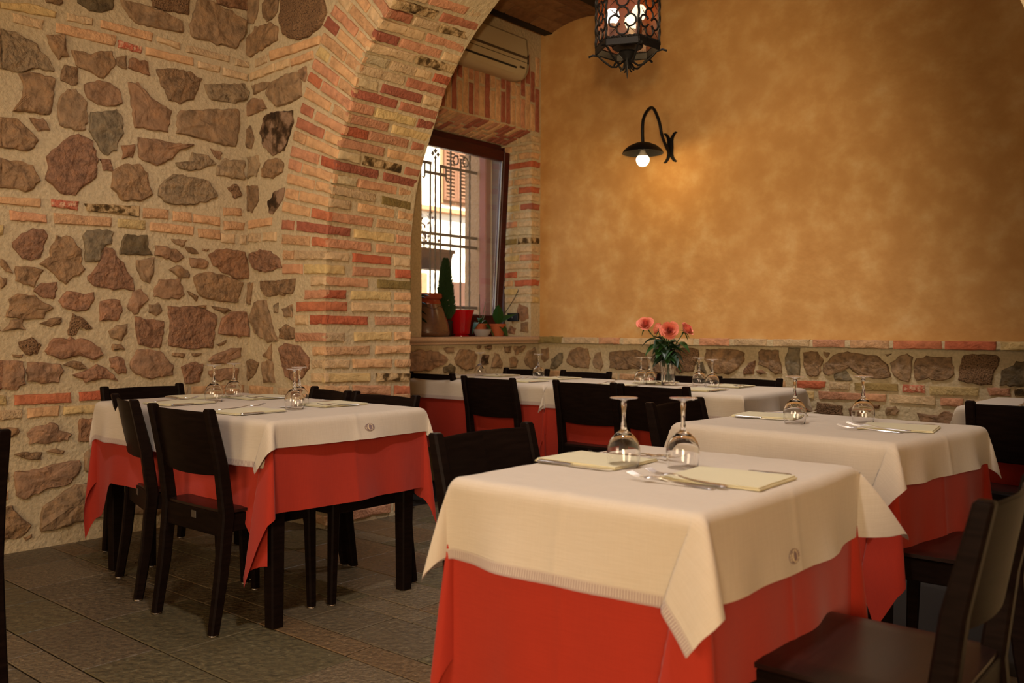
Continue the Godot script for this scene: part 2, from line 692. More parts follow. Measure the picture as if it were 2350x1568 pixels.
func set_in_wall(text: String, parent: Node3D, face: Callable, n: Vector3, proud_brick := 0.011, proud_stone := 0.017) -> void:
	for line in text.strip_edges().split("\n"):
		var bits := line.split(" ")
		var o := PackedVector3Array()
		for k in range(1, bits.size()):
			var xy := bits[k].split(",")
			o.append(face.call(float(xy[0]) / 1000.0, float(xy[1]) / 1000.0))
		if BRICKS.contains(bits[0]):
			put("brick", piece(o, n, proud_brick + rng.randf() * 0.005, 0.006, 0.03, 0.003), tone(bits[0]), parent)
		else:
			var big := sqrt(o[0].distance_to(o[o.size() / 2]))
			put("stone", piece(o, n, proud_stone * (0.55 + big), 0.012 + 0.012 * big, 0.026, 0.006), tone(bits[0]), parent)

# a wall slab whose front face is uneven mortar: corner, two edge vectors, thickness behind the face
func slab(mb: Mb, corner: Vector3, eu: Vector3, ev: Vector3, thick: float, step := 0.06, amp := 0.005) -> void:
	var n := eu.cross(ev).normalized()
	var nu := maxi(1, roundi(eu.length() / step))
	var nv := maxi(1, roundi(ev.length() / step))
	var b := mb.v.size()
	for j in nv + 1:
		for i in nu + 1:
			var p := corner + eu * (float(i) / nu) + ev * (float(j) / nv)
			mb.vert(p + n * (bumps.get_noise_3dv(p * 0.9) * amp if amp > 0.0 else 0.0))
	for j in nv:
		for i in nu:
			var a := b + j * (nu + 1) + i
			mb.quad(a, a + 1, a + nu + 2, a + nu + 1)
	var back := mb.v.size()
	for q in [corner, corner + eu, corner + eu + ev, corner + ev]:
		mb.vert(q - n * thick)
	mb.quad(back, back + 3, back + 2, back + 1)
	# rim
	for side in 4:
		var steps: int = nu if side % 2 == 0 else nv
		var prev := -1
		for i in steps + 1:
			var at := 0
			match side:
				0: at = b + i
				1: at = b + i * (nu + 1) + nu
				2: at = b + nv * (nu + 1) + (nu - i)
				3: at = b + (nv - i) * (nu + 1)
			if prev >= 0:
				mb.tri(prev, back + side, at)
			prev = at
		mb.tri(prev, back + side, back + (side + 1) % 4)

func wall_mesh(parts: Array) -> ArrayMesh:
	var mb := Mb.new()
	for p in parts:
		slab(mb, p[0], p[1], p[2], p[3], p[4] if p.size() > 4 else 0.06, p[5] if p.size() > 5 else 0.005)
	return mb.mesh(60.0)

func on_left(u: float, y: float) -> Vector3: return Vector3(WALL_X, y, u)
func on_pier(u: float, y: float) -> Vector3: return Vector3(u, y, ARCH_Z)
func on_back(u: float, y: float) -> Vector3: return Vector3(u, y, BACK_Z)

func build_shell() -> void:
	# floor of stone-look tiles in a three-size pattern
	var floor_node := struct("floor", wall_mesh([[Vector3(-5.2, -0.006, 3.4), Vector3(8.6, 0, 0), Vector3(0, 0, -9.5), 0.25, 2.0, 0.0]]), M.grout)
	var tiles := 0
	var rows := [0.25, 0.125, 0.375, 0.25, 0.125]
	var z := -4.53
	var row := 0
	while z < 0.9:
		var d: float = rows[row % rows.size()]
		var x := -4.6 - rng.randf() * 0.3
		while x < (0.35 if z < -0.6 else -0.2):
			var w: float = [0.25, 0.375, 0.5][rng.randi() % 3] if d < 0.3 else [0.25, 0.375, 0.375, 0.5][rng.randi() % 4]
			var x0 := maxf(x, -4.64)
			var x1 := x + w
			x = x1
			if x1 - x0 < 0.05 or (z < -3.05 and x1 < -3.85) or (z < -3.3 and x1 > -1.0) or (z > 0.1 and x1 > -0.9):
				continue
			var g := 0.003
			var mb := Mb.new()
			var h := rng.randf() * 0.0012
			mb.box(Vector3((x0 + x1) / 2, -0.008 + h, z + d / 2), Vector3(x1 - x0 - 2 * g, 0.016, d - 2 * g), 0.0025)
			put("tile", mb.mesh(), [M.tile, M.tile_rust, M.tile_green, M.tile, M.tile_light][rng.randi() % 5], floor_node)
			tiles += 1
		z += d
		row += 1
	# left wall, from behind the camera to the arch
	var left := struct("wall_left", wall_mesh([[Vector3(WALL_X, -0.02, 3.2), Vector3(0, 0, -6.3), Vector3(0, 3.72, 0), 0.5]]), M.mortar)
	set_in_wall(LEFT_WALL, left, on_left, Vector3(1, 0, 0))
	# the same masonry goes on, turned round, nearer than the picture's edge
	var again := ""
	for line in LEFT_WALL.strip_edges().split("\n"):
		var bits := line.split(" ")
		var out := bits[0]
		var most := -9000
		for k in range(1, bits.size()):
			var xy := bits[k].split(",")
			var u := -3380 - int(xy[0])
			most = maxi(most, u)
			out += " %d,%s" % [u, xy[1]]
		if most < -400 and most > -1640:
			again += out + "\n"
	set_in_wall(again, left, on_left, Vector3(1, 0, 0))
	# back wall: plaster above the brick ledge, rubble below it
	var back := struct("wall_back", wall_mesh([[Vector3(-5.1, 0.995, BACK_Z), Vector3(8.4, 0, 0), Vector3(0, 2.72, 0), 0.4, 0.09, 0.004]]), M.plaster)
	var low := put("rubble_base", wall_mesh([[Vector3(-5.1, -0.02, BACK_Z), Vector3(8.4, 0, 0), Vector3(0, 1.015, 0), 0.4]]), M.mortar, back)
	set_in_wall(BACK_WALL, low, on_back, Vector3(0, 0, 1))
	var ledge := put("ledge", one(func(b: Mb): b.box(Vector3(-0.9, 0.999, BACK_Z + 0.03), Vector3(7.4, 0.046, 0.08), 0.004)), M.mortar, back)
	set_in_wall(LEDGE, ledge, func(u: float, y: float): return Vector3(u, y, BACK_Z + 0.066), Vector3(0, 0, 1), 0.012)
	# right and front walls, behind the camera's view
	struct("wall_right", wall_mesh([[Vector3(3.2, -0.02, -6.2), Vector3(0, 0, 9.5), Vector3(0, 3.72, 0), 0.3, 2.0, 0.0]]), M.plain_plaster)
	struct("wall_front", wall_mesh([[Vector3(3.4, -0.02, 3.2), Vector3(-8.4, 0, 0), Vector3(0, 3.72, 0), 0.3, 2.0, 0.0]]), M.plain_plaster)
	for dx in [1.9, -2.2]:
		var doors := struct(numbered("door_1" if dx > 0.0 else "door_2", self), one(func(b: Mb): b.box(Vector3(dx, 1.55, 3.17), Vector3(1.9, 2.0, 0.03))), glow(Color(1.0, 0.9, 0.75), 1.2))  # unseen glowing door panel that goes with the light behind the camera
		put("unseen_door_frame", one(func(b: Mb):
			for x in [dx - 0.98, dx, dx + 0.98]:
				b.box(Vector3(x, 1.3, 3.16), Vector3(0.09, 2.6, 0.1))
			b.box(Vector3(dx, 0.3, 3.16), Vector3(2.0, 0.55, 0.1))
			b.box(Vector3(dx, 2.6, 3.16), Vector3(2.05, 0.1, 0.1))), M.red_wood, doors)
	# ceiling of shallow brick vaults between steel beams
	var mb := Mb.new()
	var lows := []
	var k := 0
	lows.append(Vector2(-5.2, 3.5))
	lows.append(Vector2(-4.56, 3.5))
	while k < 12:
		var a := -4.53 + 0.69 * k
		for i in 9:
			var t := i / 8.0
			lows.append(Vector2(a + 0.03 + 0.63 * t, 3.495 + 0.06 * 4.0 * t * (1.0 - t)))
		k += 1
	for i in lows.size() - 1:
		var p: Vector2 = lows[i]
		var q: Vector2 = lows[i + 1]
		var c := []
		for zz in [-6.2, 3.4]:
			for e in [Vector3(p.x, p.y, zz), Vector3(q.x, q.y, zz), Vector3(q.x, 3.75, zz), Vector3(p.x, 3.75, zz)]:
				c.append(mb.vert(e))
		mb.quad(c[0], c[4], c[5], c[1])
		mb.quad(c[3], c[2], c[6], c[7])
		mb.quad(c[0], c[1], c[2], c[3])
		mb.quad(c[4], c[7], c[6], c[5])
	var ceiling := struct("ceiling", mb.mesh(30.0), M.vault)
	for j in 11:
		var x := -4.53 + 0.69 * j
		put("beam", one(func(b: Mb):
			b.box(Vector3(x, 3.494, -1.3), Vector3(0.085, 0.012, 9.0), 0.002)
			b.box(Vector3(x, 3.53, -1.3), Vector3(0.012, 0.07, 9.0), 0.002)), M.steel, ceiling)
	for vault in 3:
		for i in 5:
			var t0 := (i + 0.04) / 5.0
			var t1 := (i + 0.96) / 5.0
			var zz := BACK_Z - 0.15 * (i % 2)
			while zz < ARCH_BACK - 0.05:
				var o := PackedVector3Array()
				for q in [[t0, zz + 0.006], [t1, zz + 0.006], [t1, zz + 0.294], [t0, zz + 0.294]]:
					o.append(Vector3(-4.53 + 0.69 * vault + 0.03 + 0.63 * q[0], 3.495 + 0.24 * q[0] * (1.0 - q[0]), clampf(q[1], BACK_Z + 0.01, ARCH_BACK - 0.01)))
				var slope := 0.24 * (1.0 - 2.0 * (i + 0.5) / 5.0) / 0.63
				put("brick", piece(o, Vector3(slope, -1, 0).normalized(), 0.006, 0.003, 0.15, 0.002), M.vault_brick if rng.randf() < 0.6 else M.vault_brick_dark, ceiling)
				zz += 0.3

# ---------------------------------------------------------------- the brick arch
func build_arch() -> void:
	var front := []      # points of the curve, floor to crown
	var rear := []
	var ring := []
	var rows := []
	for line in ARCH.strip_edges().split("\n"):
		var cells := line.split(":")
		var p := []
		for s in cells[0].strip_edges().split(" "):
			var xy := s.split(",")
			p.append(Vector2(float(xy[0]) / 1000.0, float(xy[1]) / 1000.0))
		rows.append([p[0], p[1], p[2], cells[1].strip_edges(), cells[2].strip_edges()])
	rows.reverse()
	var y := 0.05
	var lower := []
	while y < 0.71:
		lower.append([Vector2(-3.89, y), Vector2(-3.89, y), Vector2(-4.265, y), ["0-.26T .3-.75P .8-1O", "0-.5O .55-1T", "0-.24R .3-.76T .8-1P"][lower.size() % 3], ["0-.6T .66-1O", "0-.3P .34-1T"][lower.size() % 2]])
		y += 0.0705
	rows = lower + rows
	for r in rows:
		front.append(r[0])
		rear.append(r[1])
		ring.append(r[2])
	# mortar body: the curve goes on past the last traced course to the crown and down the far side
	var curve := [Vector2(-3.89, -0.02)]
	for k in rows.size():
		curve.append((front[k] + rear[k]) / 2.0)
	for q in [Vector2(-3.1, 2.93), Vector2(-2.86, 3.07), Vector2(-2.6, 3.16), Vector2(-2.38, 3.20), Vector2(-2.18, 3.21)]:
		curve.append(q)
	var crown := curve.size()
	for k in range(crown - 2, -1, -1):
		curve.append(Vector2(-4.36 - curve[k].x, curve[k].y))
	var mb := Mb.new()
	var last := curve.size() - 1
	for k in last:
		var pts := []
		for i in [k, k + 1]:
			var c: Vector2 = curve[i]
			var out := Vector2(-4.63, c.y)
			var t := float(mini(i, last - i)) / (crown - 1)
			if c.y > 2.0:
				var s := (c.y - 2.0) / (3.21 - 2.0)
				out = Vector2(-4.63, 2.0 + 1.72 * s / 0.55) if s < 0.55 else Vector2(lerpf(-4.63, -2.18, (s - 0.55) / 0.45), 3.72)
			if i > crown - 1:
				out.x = -4.36 - out.x
				if out.x > 0.2:
					out.x = 3.25
			for zz in [ARCH_Z, ARCH_BACK]:
				pts.append(mb.vert(Vector3(c.x, c.y, zz)))
				pts.append(mb.vert(Vector3(out.x, out.y, zz)))
		mb.quad(pts[0], pts[1], pts[5], pts[4])
		mb.quad(pts[2], pts[6], pts[7], pts[3])
		mb.quad(pts[0], pts[4], pts[6], pts[2])
		mb.quad(pts[1], pts[3], pts[7], pts[5])
	var arch := struct("wall_arch", mb.mesh(35.0), M.mortar)
	set_in_wall(PIER, arch, on_pier, Vector3(0, 0, 1))
	var half := 0.0235
	for k in rows.size():
		var f: Vector2 = front[k]
		var b: Vector2 = rear[k]
		var o: Vector2 = ring[k]
		var a: Vector2 = front[maxi(k - 1, 0)]
		var c: Vector2 = front[mini(k + 1, rows.size() - 1)]
		var along := (c - a).normalized()
		var inward := Vector2(along.y, -along.x)
		var a2: Vector2 = rear[maxi(k - 1, 0)]
		var c2: Vector2 = rear[mini(k + 1, rows.size() - 1)]
		var along2 := (c2 - a2).normalized()
		for s in rows[k][3].split(" "):
			var key: String = s.right(1)
			var ab: PackedStringArray = s.left(-1).split("-")
			var t0 := float(ab[0])
			var t1 := float(ab[1])
			if t0 < 0.04:
				t0 = minf(t0, -0.018)
			var pts := PackedVector3Array()
			for q in [[t0, -half], [t1, -half], [t1, half], [t0, half]]:
				var p: Vector2 = f.lerp(b, q[0]) + along.lerp(along2, clampf(q[0], 0, 1)) * (q[1] + (rng.randf() - 0.5) * 0.004)
				pts.append(Vector3(p.x, p.y, lerpf(ARCH_Z, ARCH_BACK, q[0])))
			put("brick", piece(pts, Vector3(inward.x, inward.y, 0), 0.01 + rng.randf() * 0.005, 0.006, 0.03, 0.0035), tone(key), arch)
		var run := (f - o).normalized()
		var cross := Vector2(-run.y, run.x)
		for s in rows[k][4].split(" "):
			var key: String = s.right(1)
			var ab: PackedStringArray = s.left(-1).split("-")
			var t0 := float(ab[0])
			var t1 := float(ab[1])
			if t1 > 0.99:
				t1 = 1.0 + 0.012 / f.distance_to(o)
			var pts := PackedVector3Array()
			for q in [[t0, -1.0], [t1, -1.0], [t1, 1.0], [t0, 1.0]]:
				var p: Vector2 = o.lerp(f, q[0]) + cross.lerp(along, clampf(q[0], 0, 1)) * (q[1] * half * lerpf(1.15, 1.0, q[0]) + (rng.randf() - 0.5) * 0.004)
				pts.append(Vector3(p.x, p.y, ARCH_Z))
			put("brick", piece(pts, Vector3(0, 0, 1), 0.01 + rng.randf() * 0.005, 0.006, 0.03, 0.0035), tone(key), arch)

# ---------------------------------------------------------------- window wall and window
func bar(from: Vector3, to: Vector3, w: float, d: float) -> ArrayMesh:
	return one(func(b: Mb):
		var dir := (to - from).normalized()
		var side := Vector3(1, 0, 0) if absf(dir.x) < 0.9 else Vector3(0, 1, 0)
		var basis := Basis(side.cross(dir).normalized() * -1.0, dir, Vector3()).orthonormalized() if false else Basis(dir.cross(side).normalized(), dir, dir.cross(side).normalized().cross(dir))
		b.box((from + to) / 2, Vector3(w, from.distance_to(to), d), 0.004, basis))

func build_window() -> void:
	var z0 := -4.45
	var z1 := -5.682
	var y0 := 0.97
	var y1 := 2.69
	var t := 0.52
	var up := Vector3(0, 1, 0)
	var wall := struct("wall_window", wall_mesh([
		[Vector3(WALL_X, -0.02, ARCH_BACK + 0.05), Vector3(0, 0, BACK_Z - ARCH_BACK - 0.15), up * (y0 + 0.02), t],
		[Vector3(WALL_X, y1, ARCH_BACK + 0.05), Vector3(0, 0, BACK_Z - ARCH_BACK - 0.15), up * (3.7 - y1), t],
		[Vector3(WALL_X, y0, ARCH_BACK + 0.05), Vector3(0, 0, z0 - ARCH_BACK - 0.05), up * (y1 - y0), t],
		[Vector3(WALL_X, y0, z1), Vector3(0, 0, BACK_Z - z1 - 0.1), up * (y1 - y0), t, 0.06, 0.003]]), M.mortar)
	set_in_wall(WINDOW_WALL, wall, on_left, Vector3(1, 0, 0))
	# the brick quoin of the window, course by course from the top
	var kinds := ["TT", "OT", "TO", "RR", "TT", "OO", "TR", "TT", "YD", "TT", "PT", "WW", "VK", "TT", "YP", "TO", "RT", "OR", "YT", "TY"]
	for k in kinds.size():
		var y := 2.64 - 0.069 * k
		var edge := -0.105 - 0.06 * (k % 2) - rng.randf() * 0.03
		var cuts := [[0.012, edge, kinds[k][1]], [edge - 0.022, -0.275, kinds[k][0]]]
		if k % 4 == 3:
			cuts = [[0.012, -0.27, kinds[k][0]]]
		for c in cuts:
			var o := PackedVector3Array()
			for q in [[c[0], -0.023], [c[1], -0.023], [c[1], 0.023], [c[0], 0.023]]:
				o.append(Vector3(WALL_X + q[0], y + q[1] + (rng.randf() - 0.5) * 0.006, z1))
			put("brick", piece(o, Vector3(0, 0, 1), 0.012, 0.007, 0.03, 0.004), M[c[2]], wall)
		var o2 := PackedVector3Array()
		for q in [[z1 + 0.012, -0.023], [BACK_Z + 0.012 + rng.randf() * 0.02, -0.023], [BACK_Z + 0.012, 0.023], [z1 + 0.012, 0.023]]:
			o2.append(Vector3(WALL_X, y + q[1], q[0]))
		put("brick", piece(o2, Vector3(1, 0, 0), 0.012, 0.006, 0.03, 0.004), M[kinds[k][1]], wall)
	for s in ["m -35,1270 -125,1300 -150,1220 -95,1150 -20,1175", "n -170,1180 -215,1190 -190,1130", "r -160,1095 -215,1120 -250,1060 -170,1045", "n -30,1150 -100,1140 -110,1070 -25,1060"]:
		var bits: PackedStringArray = s.split(" ")
		var o := PackedVector3Array()
		for k in range(1, bits.size()):
			var xy := bits[k].split(",")
			o.append(Vector3(WALL_X + float(xy[0]) / 1000.0, float(xy[1]) / 1000.0, z1))
		put("stone", piece(o, Vector3(0, 0, 1), 0.01, 0.01), M[bits[0]], wall)
	# standing bricks over the window, two staggered rows
	var zz := BACK_Z + 0.02
	var n := 0
	while zz < -4.0:
		var cut := 2.985 + (0.05 if n % 2 == 0 else -0.06) + rng.randf() * 0.03
		for span in [[2.705, cut - 0.012], [cut + 0.012, cut + 0.24 + rng.randf() * 0.04]]:
			var o := PackedVector3Array()
			for q in [[0.007, 0], [0.007, 1], [0.052, 1], [0.052, 0]]:
				o.append(Vector3(WALL_X, span[q[1]] + (rng.randf() - 0.5) * 0.006, zz + q[0]))
			put("brick", piece(o, Vector3(1, 0, 0), 0.01, 0.006, 0.04, 0.003), M["ODPODO"[rng.randi() % 6]], wall)  # redder brick kinds stand in for the shade over the window
		zz += 0.061
		n += 1
	# the sloping soffit of that lintel
	var under := put("lintel", wall_mesh([[Vector3(WALL_X, 2.692, z0), Vector3(-0.31, -0.085, 0), Vector3(0, 0, z1 - z0), 0.05, 0.06, 0.002]]), M.mortar, wall)
	zz = z1 + 0.01
	n = 0
	while zz < z0 - 0.05:
		var cut := -0.13 - 0.05 * (n % 2)
		for span in [[0.0, cut + 0.01], [cut - 0.012, -0.27]]:
			var o := PackedVector3Array()
			for q in [[span[0], 0.006], [span[1], 0.006], [span[1], 0.054], [span[0], 0.054]]:
				o.append(Vector3(WALL_X + q[0], 2.692 + q[0] * 0.274, zz + q[1]))
			put("brick", piece(o, Vector3(0.26, -1, 0).normalized(), 0.009, 0.005, 0.04, 0.003), M["ODDOP"[rng.randi() % 5]], wall)
		zz += 0.063
		n += 1
	# moulded stone sill
	var profile := [Vector2(-5.0, 0.972), Vector2(-4.6, 0.972), Vector2(-4.572, 0.972), Vector2(-4.566, 0.976), Vector2(-4.566, 0.99), Vector2(-4.556, 0.992), Vector2(-4.548, 1.0), Vector2(-4.546, 1.012), Vector2(-4.552, 1.024), Vector2(-4.564, 1.03), Vector2(-5.0, 1.03)]
	var win := struct("window_1", one(func(b: Mb): b.plate(profile, -5.775, -4.2)), M.sill)
	# fixed frame in dark red wood
	var fx := -4.93
	for seg in [[Vector3(fx, 1.03, z1 - 0.0), Vector3(fx, 2.60, z1), 0.075], [Vector3(fx, 1.03, z0), Vector3(fx, 2.60, z0), 0.075]]:
		put("frame_post", one(func(b: Mb): b.box((seg[0] + seg[1]) / 2 + Vector3(-0.03, 0, 0.03 if seg[0].z == z1 else -0.03), Vector3(0.145, 1.57, 0.085), 0.006)), M.red_wood, win)
	for y in [1.075, 2.565]:
		put("frame_rail", one(func(b: Mb): b.box(Vector3(fx, y, (z0 + z1) / 2), Vector3(0.085, 0.09, absf(z1 - z0) - 0.1), 0.006)), M.red_wood, win)
	# sash, tipped in at the top
	var hinge := Vector3(fx + 0.03, 1.125, 0)
	var tip := Transform3D(Basis(Vector3(0, 0, 1), -0.062), hinge)
	var sash := Mb.new()
	for q in [[z1 + 0.075, 0.07], [z0 - 0.075, 0.07]]:
		sash.box(Vector3(0, 0.70, q[0] + (0.02 if q[0] == z1 + 0.075 else -0.02)), Vector3(0.06, 1.42, q[1]), 0.006)
	for y in [0.035, 1.375]:
		sash.box(Vector3(0, y, (z0 + z1) / 2), Vector3(0.06, 0.085, absf(z1 - z0) - 0.28), 0.006)
	sash.move(tip)
	var leaf := put("sash", sash.mesh(), M.red_wood, win)
	var glazing := Mb.new()
	glazing.box(Vector3(0, 0.70, (z0 + z1) / 2), Vector3(0.006, 1.26, absf(z1 - z0) - 0.3), 0.0005)
	glazing.move(tip)
	put("pane", glazing.mesh(), M.pane, leaf)
	var strip := Mb.new()
	strip.box(Vector3(0.012, 0.70, z1 + 0.137), Vector3(0.014, 1.30, 0.012), 0.002)
	strip.box(Vector3(-0.01, 0.70, z1 + 0.045), Vector3(0.02, 1.38, 0.01), 0.002)
	strip.move(tip)
	put("seal_strip", strip.mesh(), M.dull_metal, leaf)

func build_outside() -> void:
	# wrought-iron window grille
	var x := -5.15
	var g := thing("window_grille", "black wrought-iron grille with twisted bars outside the window", "window grille", Vector3(x, 1.0, -5.1))
	var twisted := func(z: float, top: float) -> ArrayMesh:
		var path := []
		for k in 60:
			path.append(Vector3(0, 0.02 + (top - 1.02) * k / 59.0, z + 5.1))
		return one(func(b: Mb): b.tube(path, 0.0085, 4, -1.0, 0.5), 30.0)
	for q in [[-4.84, 2.42], [-4.949, 2.43], [-5.123, 2.46], [-5.299, 2.56], [-5.528, 2.56]]:
		put("twisted_bar", twisted.call(q[0], q[1]), M.grille_iron, g)
	for q in [[-4.72, 2.41], [-5.067, 2.415], [-5.181, 2.41], [-5.418, 2.50]]:
		put("plain_bar", one(func(b: Mb): b.box(Vector3(0, (q[1] - 1.0) / 2, q[0] + 5.1), Vector3(0.013, q[1] - 1.0, 0.013), 0.002)), M.grille_iron, g)
	for q in [[1.853, -4.5, -5.75], [1.772, -4.5, -5.75], [1.266, -4.5, -5.75], [1.203, -4.5, -5.75], [2.405, -5.171, -5.75], [2.415, -4.6, -5.08], [2.338, -5.0, -5.25]]:
		put("cross_bar", one(func(b: Mb): b.box(Vector3(0, q[0] - 1.0, (q[1] + q[2]) / 2 + 5.1), Vector3(0.011, 0.024, absf(q[1] - q[2])), 0.002)), M.grille_iron, g)
	for z in [-5.006, -5.245]:
		var s := -1.0 if z > -5.1 else 1.0
		put("hook", one(func(b: Mb):
			b.tube([Vector3(0, 1.41, z + 5.1), Vector3(0, 1.31, z + 5.1), Vector3(0, 1.295, z + 5.1 - 0.006 * s), Vector3(0, 1.29, z + 5.1 - 0.018 * s), Vector3(0, 1.298, z + 5.1 - 0.028 * s)], 0.007, 6)), M.grille_iron, g)
	put("finial", one(func(b: Mb):
		for q in [[0.0, 0.055, 0.02], [-0.03, 0.03, 0.016], [0.03, 0.03, 0.016], [0.0, 0.0, 0.014]]:
			b.lathe([Vector2(0.001, -0.022), Vector2(q[2], 0.0), Vector2(0.001, 0.022)], 6, Vector3(0, 1.465 + q[1], -0.023 + q[0]))), M.grille_iron, g)
	for s in [-1.0, 1.0]:
		var path := []
		for k in 34:
			var t := k / 33.0
			var a := 1.2 + t * 6.4
			var r := 0.062 * (1.0 - t * 0.82)
			path.append(Vector3(0, 1.455 + sin(a) * r + 0.045 * t, -0.318 + s * (0.058 - cos(a) * r * 0.9 - 0.01)))
		put("scroll", one(func(b: Mb): b.tube(path, 0.006, 6)), M.grille_iron, g)
	# planter hung on the grille, with dried stems
	var p := thing("planter_box", "brown plastic planter with dried stems hanging on the window grille", "planter", Vector3(-5.27, 1.575, -5.1))
	put("trough", one(func(b: Mb):
		var rings := []
		for q in [[0.0, 0.065, 0.245], [0.135, 0.08, 0.27], [0.135, 0.09, 0.285], [0.165, 0.09, 0.285], [0.165, 0.078, 0.272], [0.02, 0.06, 0.24]]:
			rings.append(PackedVector3Array([Vector3(-q[1], q[0], -q[2]), Vector3(q[1], q[0], -q[2]), Vector3(q[1], q[0], q[2]), Vector3(-q[1], q[0], q[2])]))
		b.loft(rings)), M.planter, p)
	for k in 13:
		var root := Vector3((rng.randf() - 0.5) * 0.08, 0.12, (rng.randf() - 0.5) * 0.44)
		var top := root + Vector3((rng.randf() - 0.5) * 0.1, 0.12 + rng.randf() * 0.24, (rng.randf() - 0.5) * 0.12)
		var mid := (root + top) / 2 + Vector3(0, 0.03, (rng.randf() - 0.5) * 0.05)
		var stem := put("dry_stem", one(func(b: Mb): b.tube([root, mid, top], 0.004, 5, 0.002)), M.twig, p)
		for j in 5:
			var at := root.lerp(top, 0.4 + 0.15 * j) + Vector3(0, 0, (rng.randf() - 0.5) * 0.05)
			put("dry_leaf", one(func(b: Mb): leaf_shape(b, at, Vector3(rng.randf() - 0.5, rng.randf() - 0.3, rng.randf() - 0.5), 0.035 + rng.randf() * 0.03, 0.02)), M.leaf_dry, stem)
	# plaster reveal of the neighbouring wall and a folded shutter beside the window
	struct("wall_outside", wall_mesh([
		[Vector3(-5.29, 0.9, -5.62), Vector3(0.17, 0, 0), Vector3(0, 2.2, 0), 0.12, 0.05, 0.006],
		]), M.outer_plaster)
	struct("trim_1", one(func(b: Mb):
		b.box(Vector3(-5.09, 1.85, -5.66), Vector3(0.08, 1.9, 0.08), 0.006)
		b.box(Vector3(-5.06, 2.62, -5.1), Vector3(0.16, 0.08, 1.2), 0.006)), M.pink_wood)
	# house across the street
	var h := thing("neighbouring_house", "sunlit cream house across the street seen through the window", "building", Vector3(-13.0, -0.3, -13.0))
	put("facade", one(func(b: Mb): b.box(Vector3(-0.2, 4.2, 1.0), Vector3(0.4, 8.4, 16.0))), M.facade, h)
	put("cornice", one(func(b: Mb): b.box(Vector3(0.05, 3.82, 1.0), Vector3(0.14, 0.1, 16.0), 0.01)), M.cornice, h)
	var w := put("window", one(func(b: Mb): b.box(Vector3(0.0, 5.0, -0.49), Vector3(0.06, 2.06, 0.86), 0.01)), M.facade_tan, h)
	for s in [-1.0, 1.0]:
		var sh := put("shutter", one(func(b: Mb):
			for e in [-1.0, 1.0]:
				b.box(Vector3(0.06, 5.0, -0.49 + s * 0.19 + e * 0.155), Vector3(0.05, 1.92, 0.06), 0.006)
			for y in [4.07, 5.93]:
				b.box(Vector3(0.06, y, -0.49 + s * 0.19), Vector3(0.05, 0.07, 0.3), 0.006)), M.shutter, h)
		for k in 24:
			put("slat", one(func(b: Mb): b.box(Vector3(0.06, 4.15 + 0.0745 * k, -0.49 + s * 0.19), Vector3(0.012, 0.05, 0.26), 0.002, Basis(Vector3(0, 0, 1), 0.7))), M.shutter, sh)
	put("door", one(func(b: Mb):
		b.box(Vector3(0.03, 1.2, -0.55), Vector3(0.06, 2.35, 0.75), 0.01)
		b.box(Vector3(0.06, 1.9, -0.55), Vector3(0.05, 0.06, 0.8), 0.01)), M.door_brown, h)
	put("buttress", one(func(b: Mb): b.box(Vector3(0.2, 1.25, 1.2), Vector3(0.4, 2.5, 1.1), 0.03)), M.facade_tan, h)
	struct("street", one(func(b: Mb): b.box(Vector3(-10.5, -0.4, -9.0), Vector3(10.0, 0.2, 24.0))), M.street)

func leaf_shape(b: Mb, at: Vector3, dir: Vector3, length: float, width: float, droop := 0.25) -> void:
	var d := dir.normalized()
	var side := d.cross(Vector3(0.1, 1, 0.05)).normalized()
	var n := side.cross(d).normalized()
	var base := b.v.size()
	var steps := 5
	for k in steps + 1:
		var t := float(k) / steps
		var c := at + d * length * t - Vector3(0, droop * length * t * t, 0)
		var w := width * 0.5 * sin(PI * clampf(pow(t, 0.8), 0.02, 0.985))
		b.vert(c - side * w + n * w * 0.35)
		b.vert(c - n * w * 0.1)
		b.vert(c + side * w + n * w * 0.35)
	for k in steps:
		var a := base + k * 3
		b.quad(a, a + 1, a + 4, a + 3)
		b.quad(a + 1, a + 2, a + 5, a + 4)

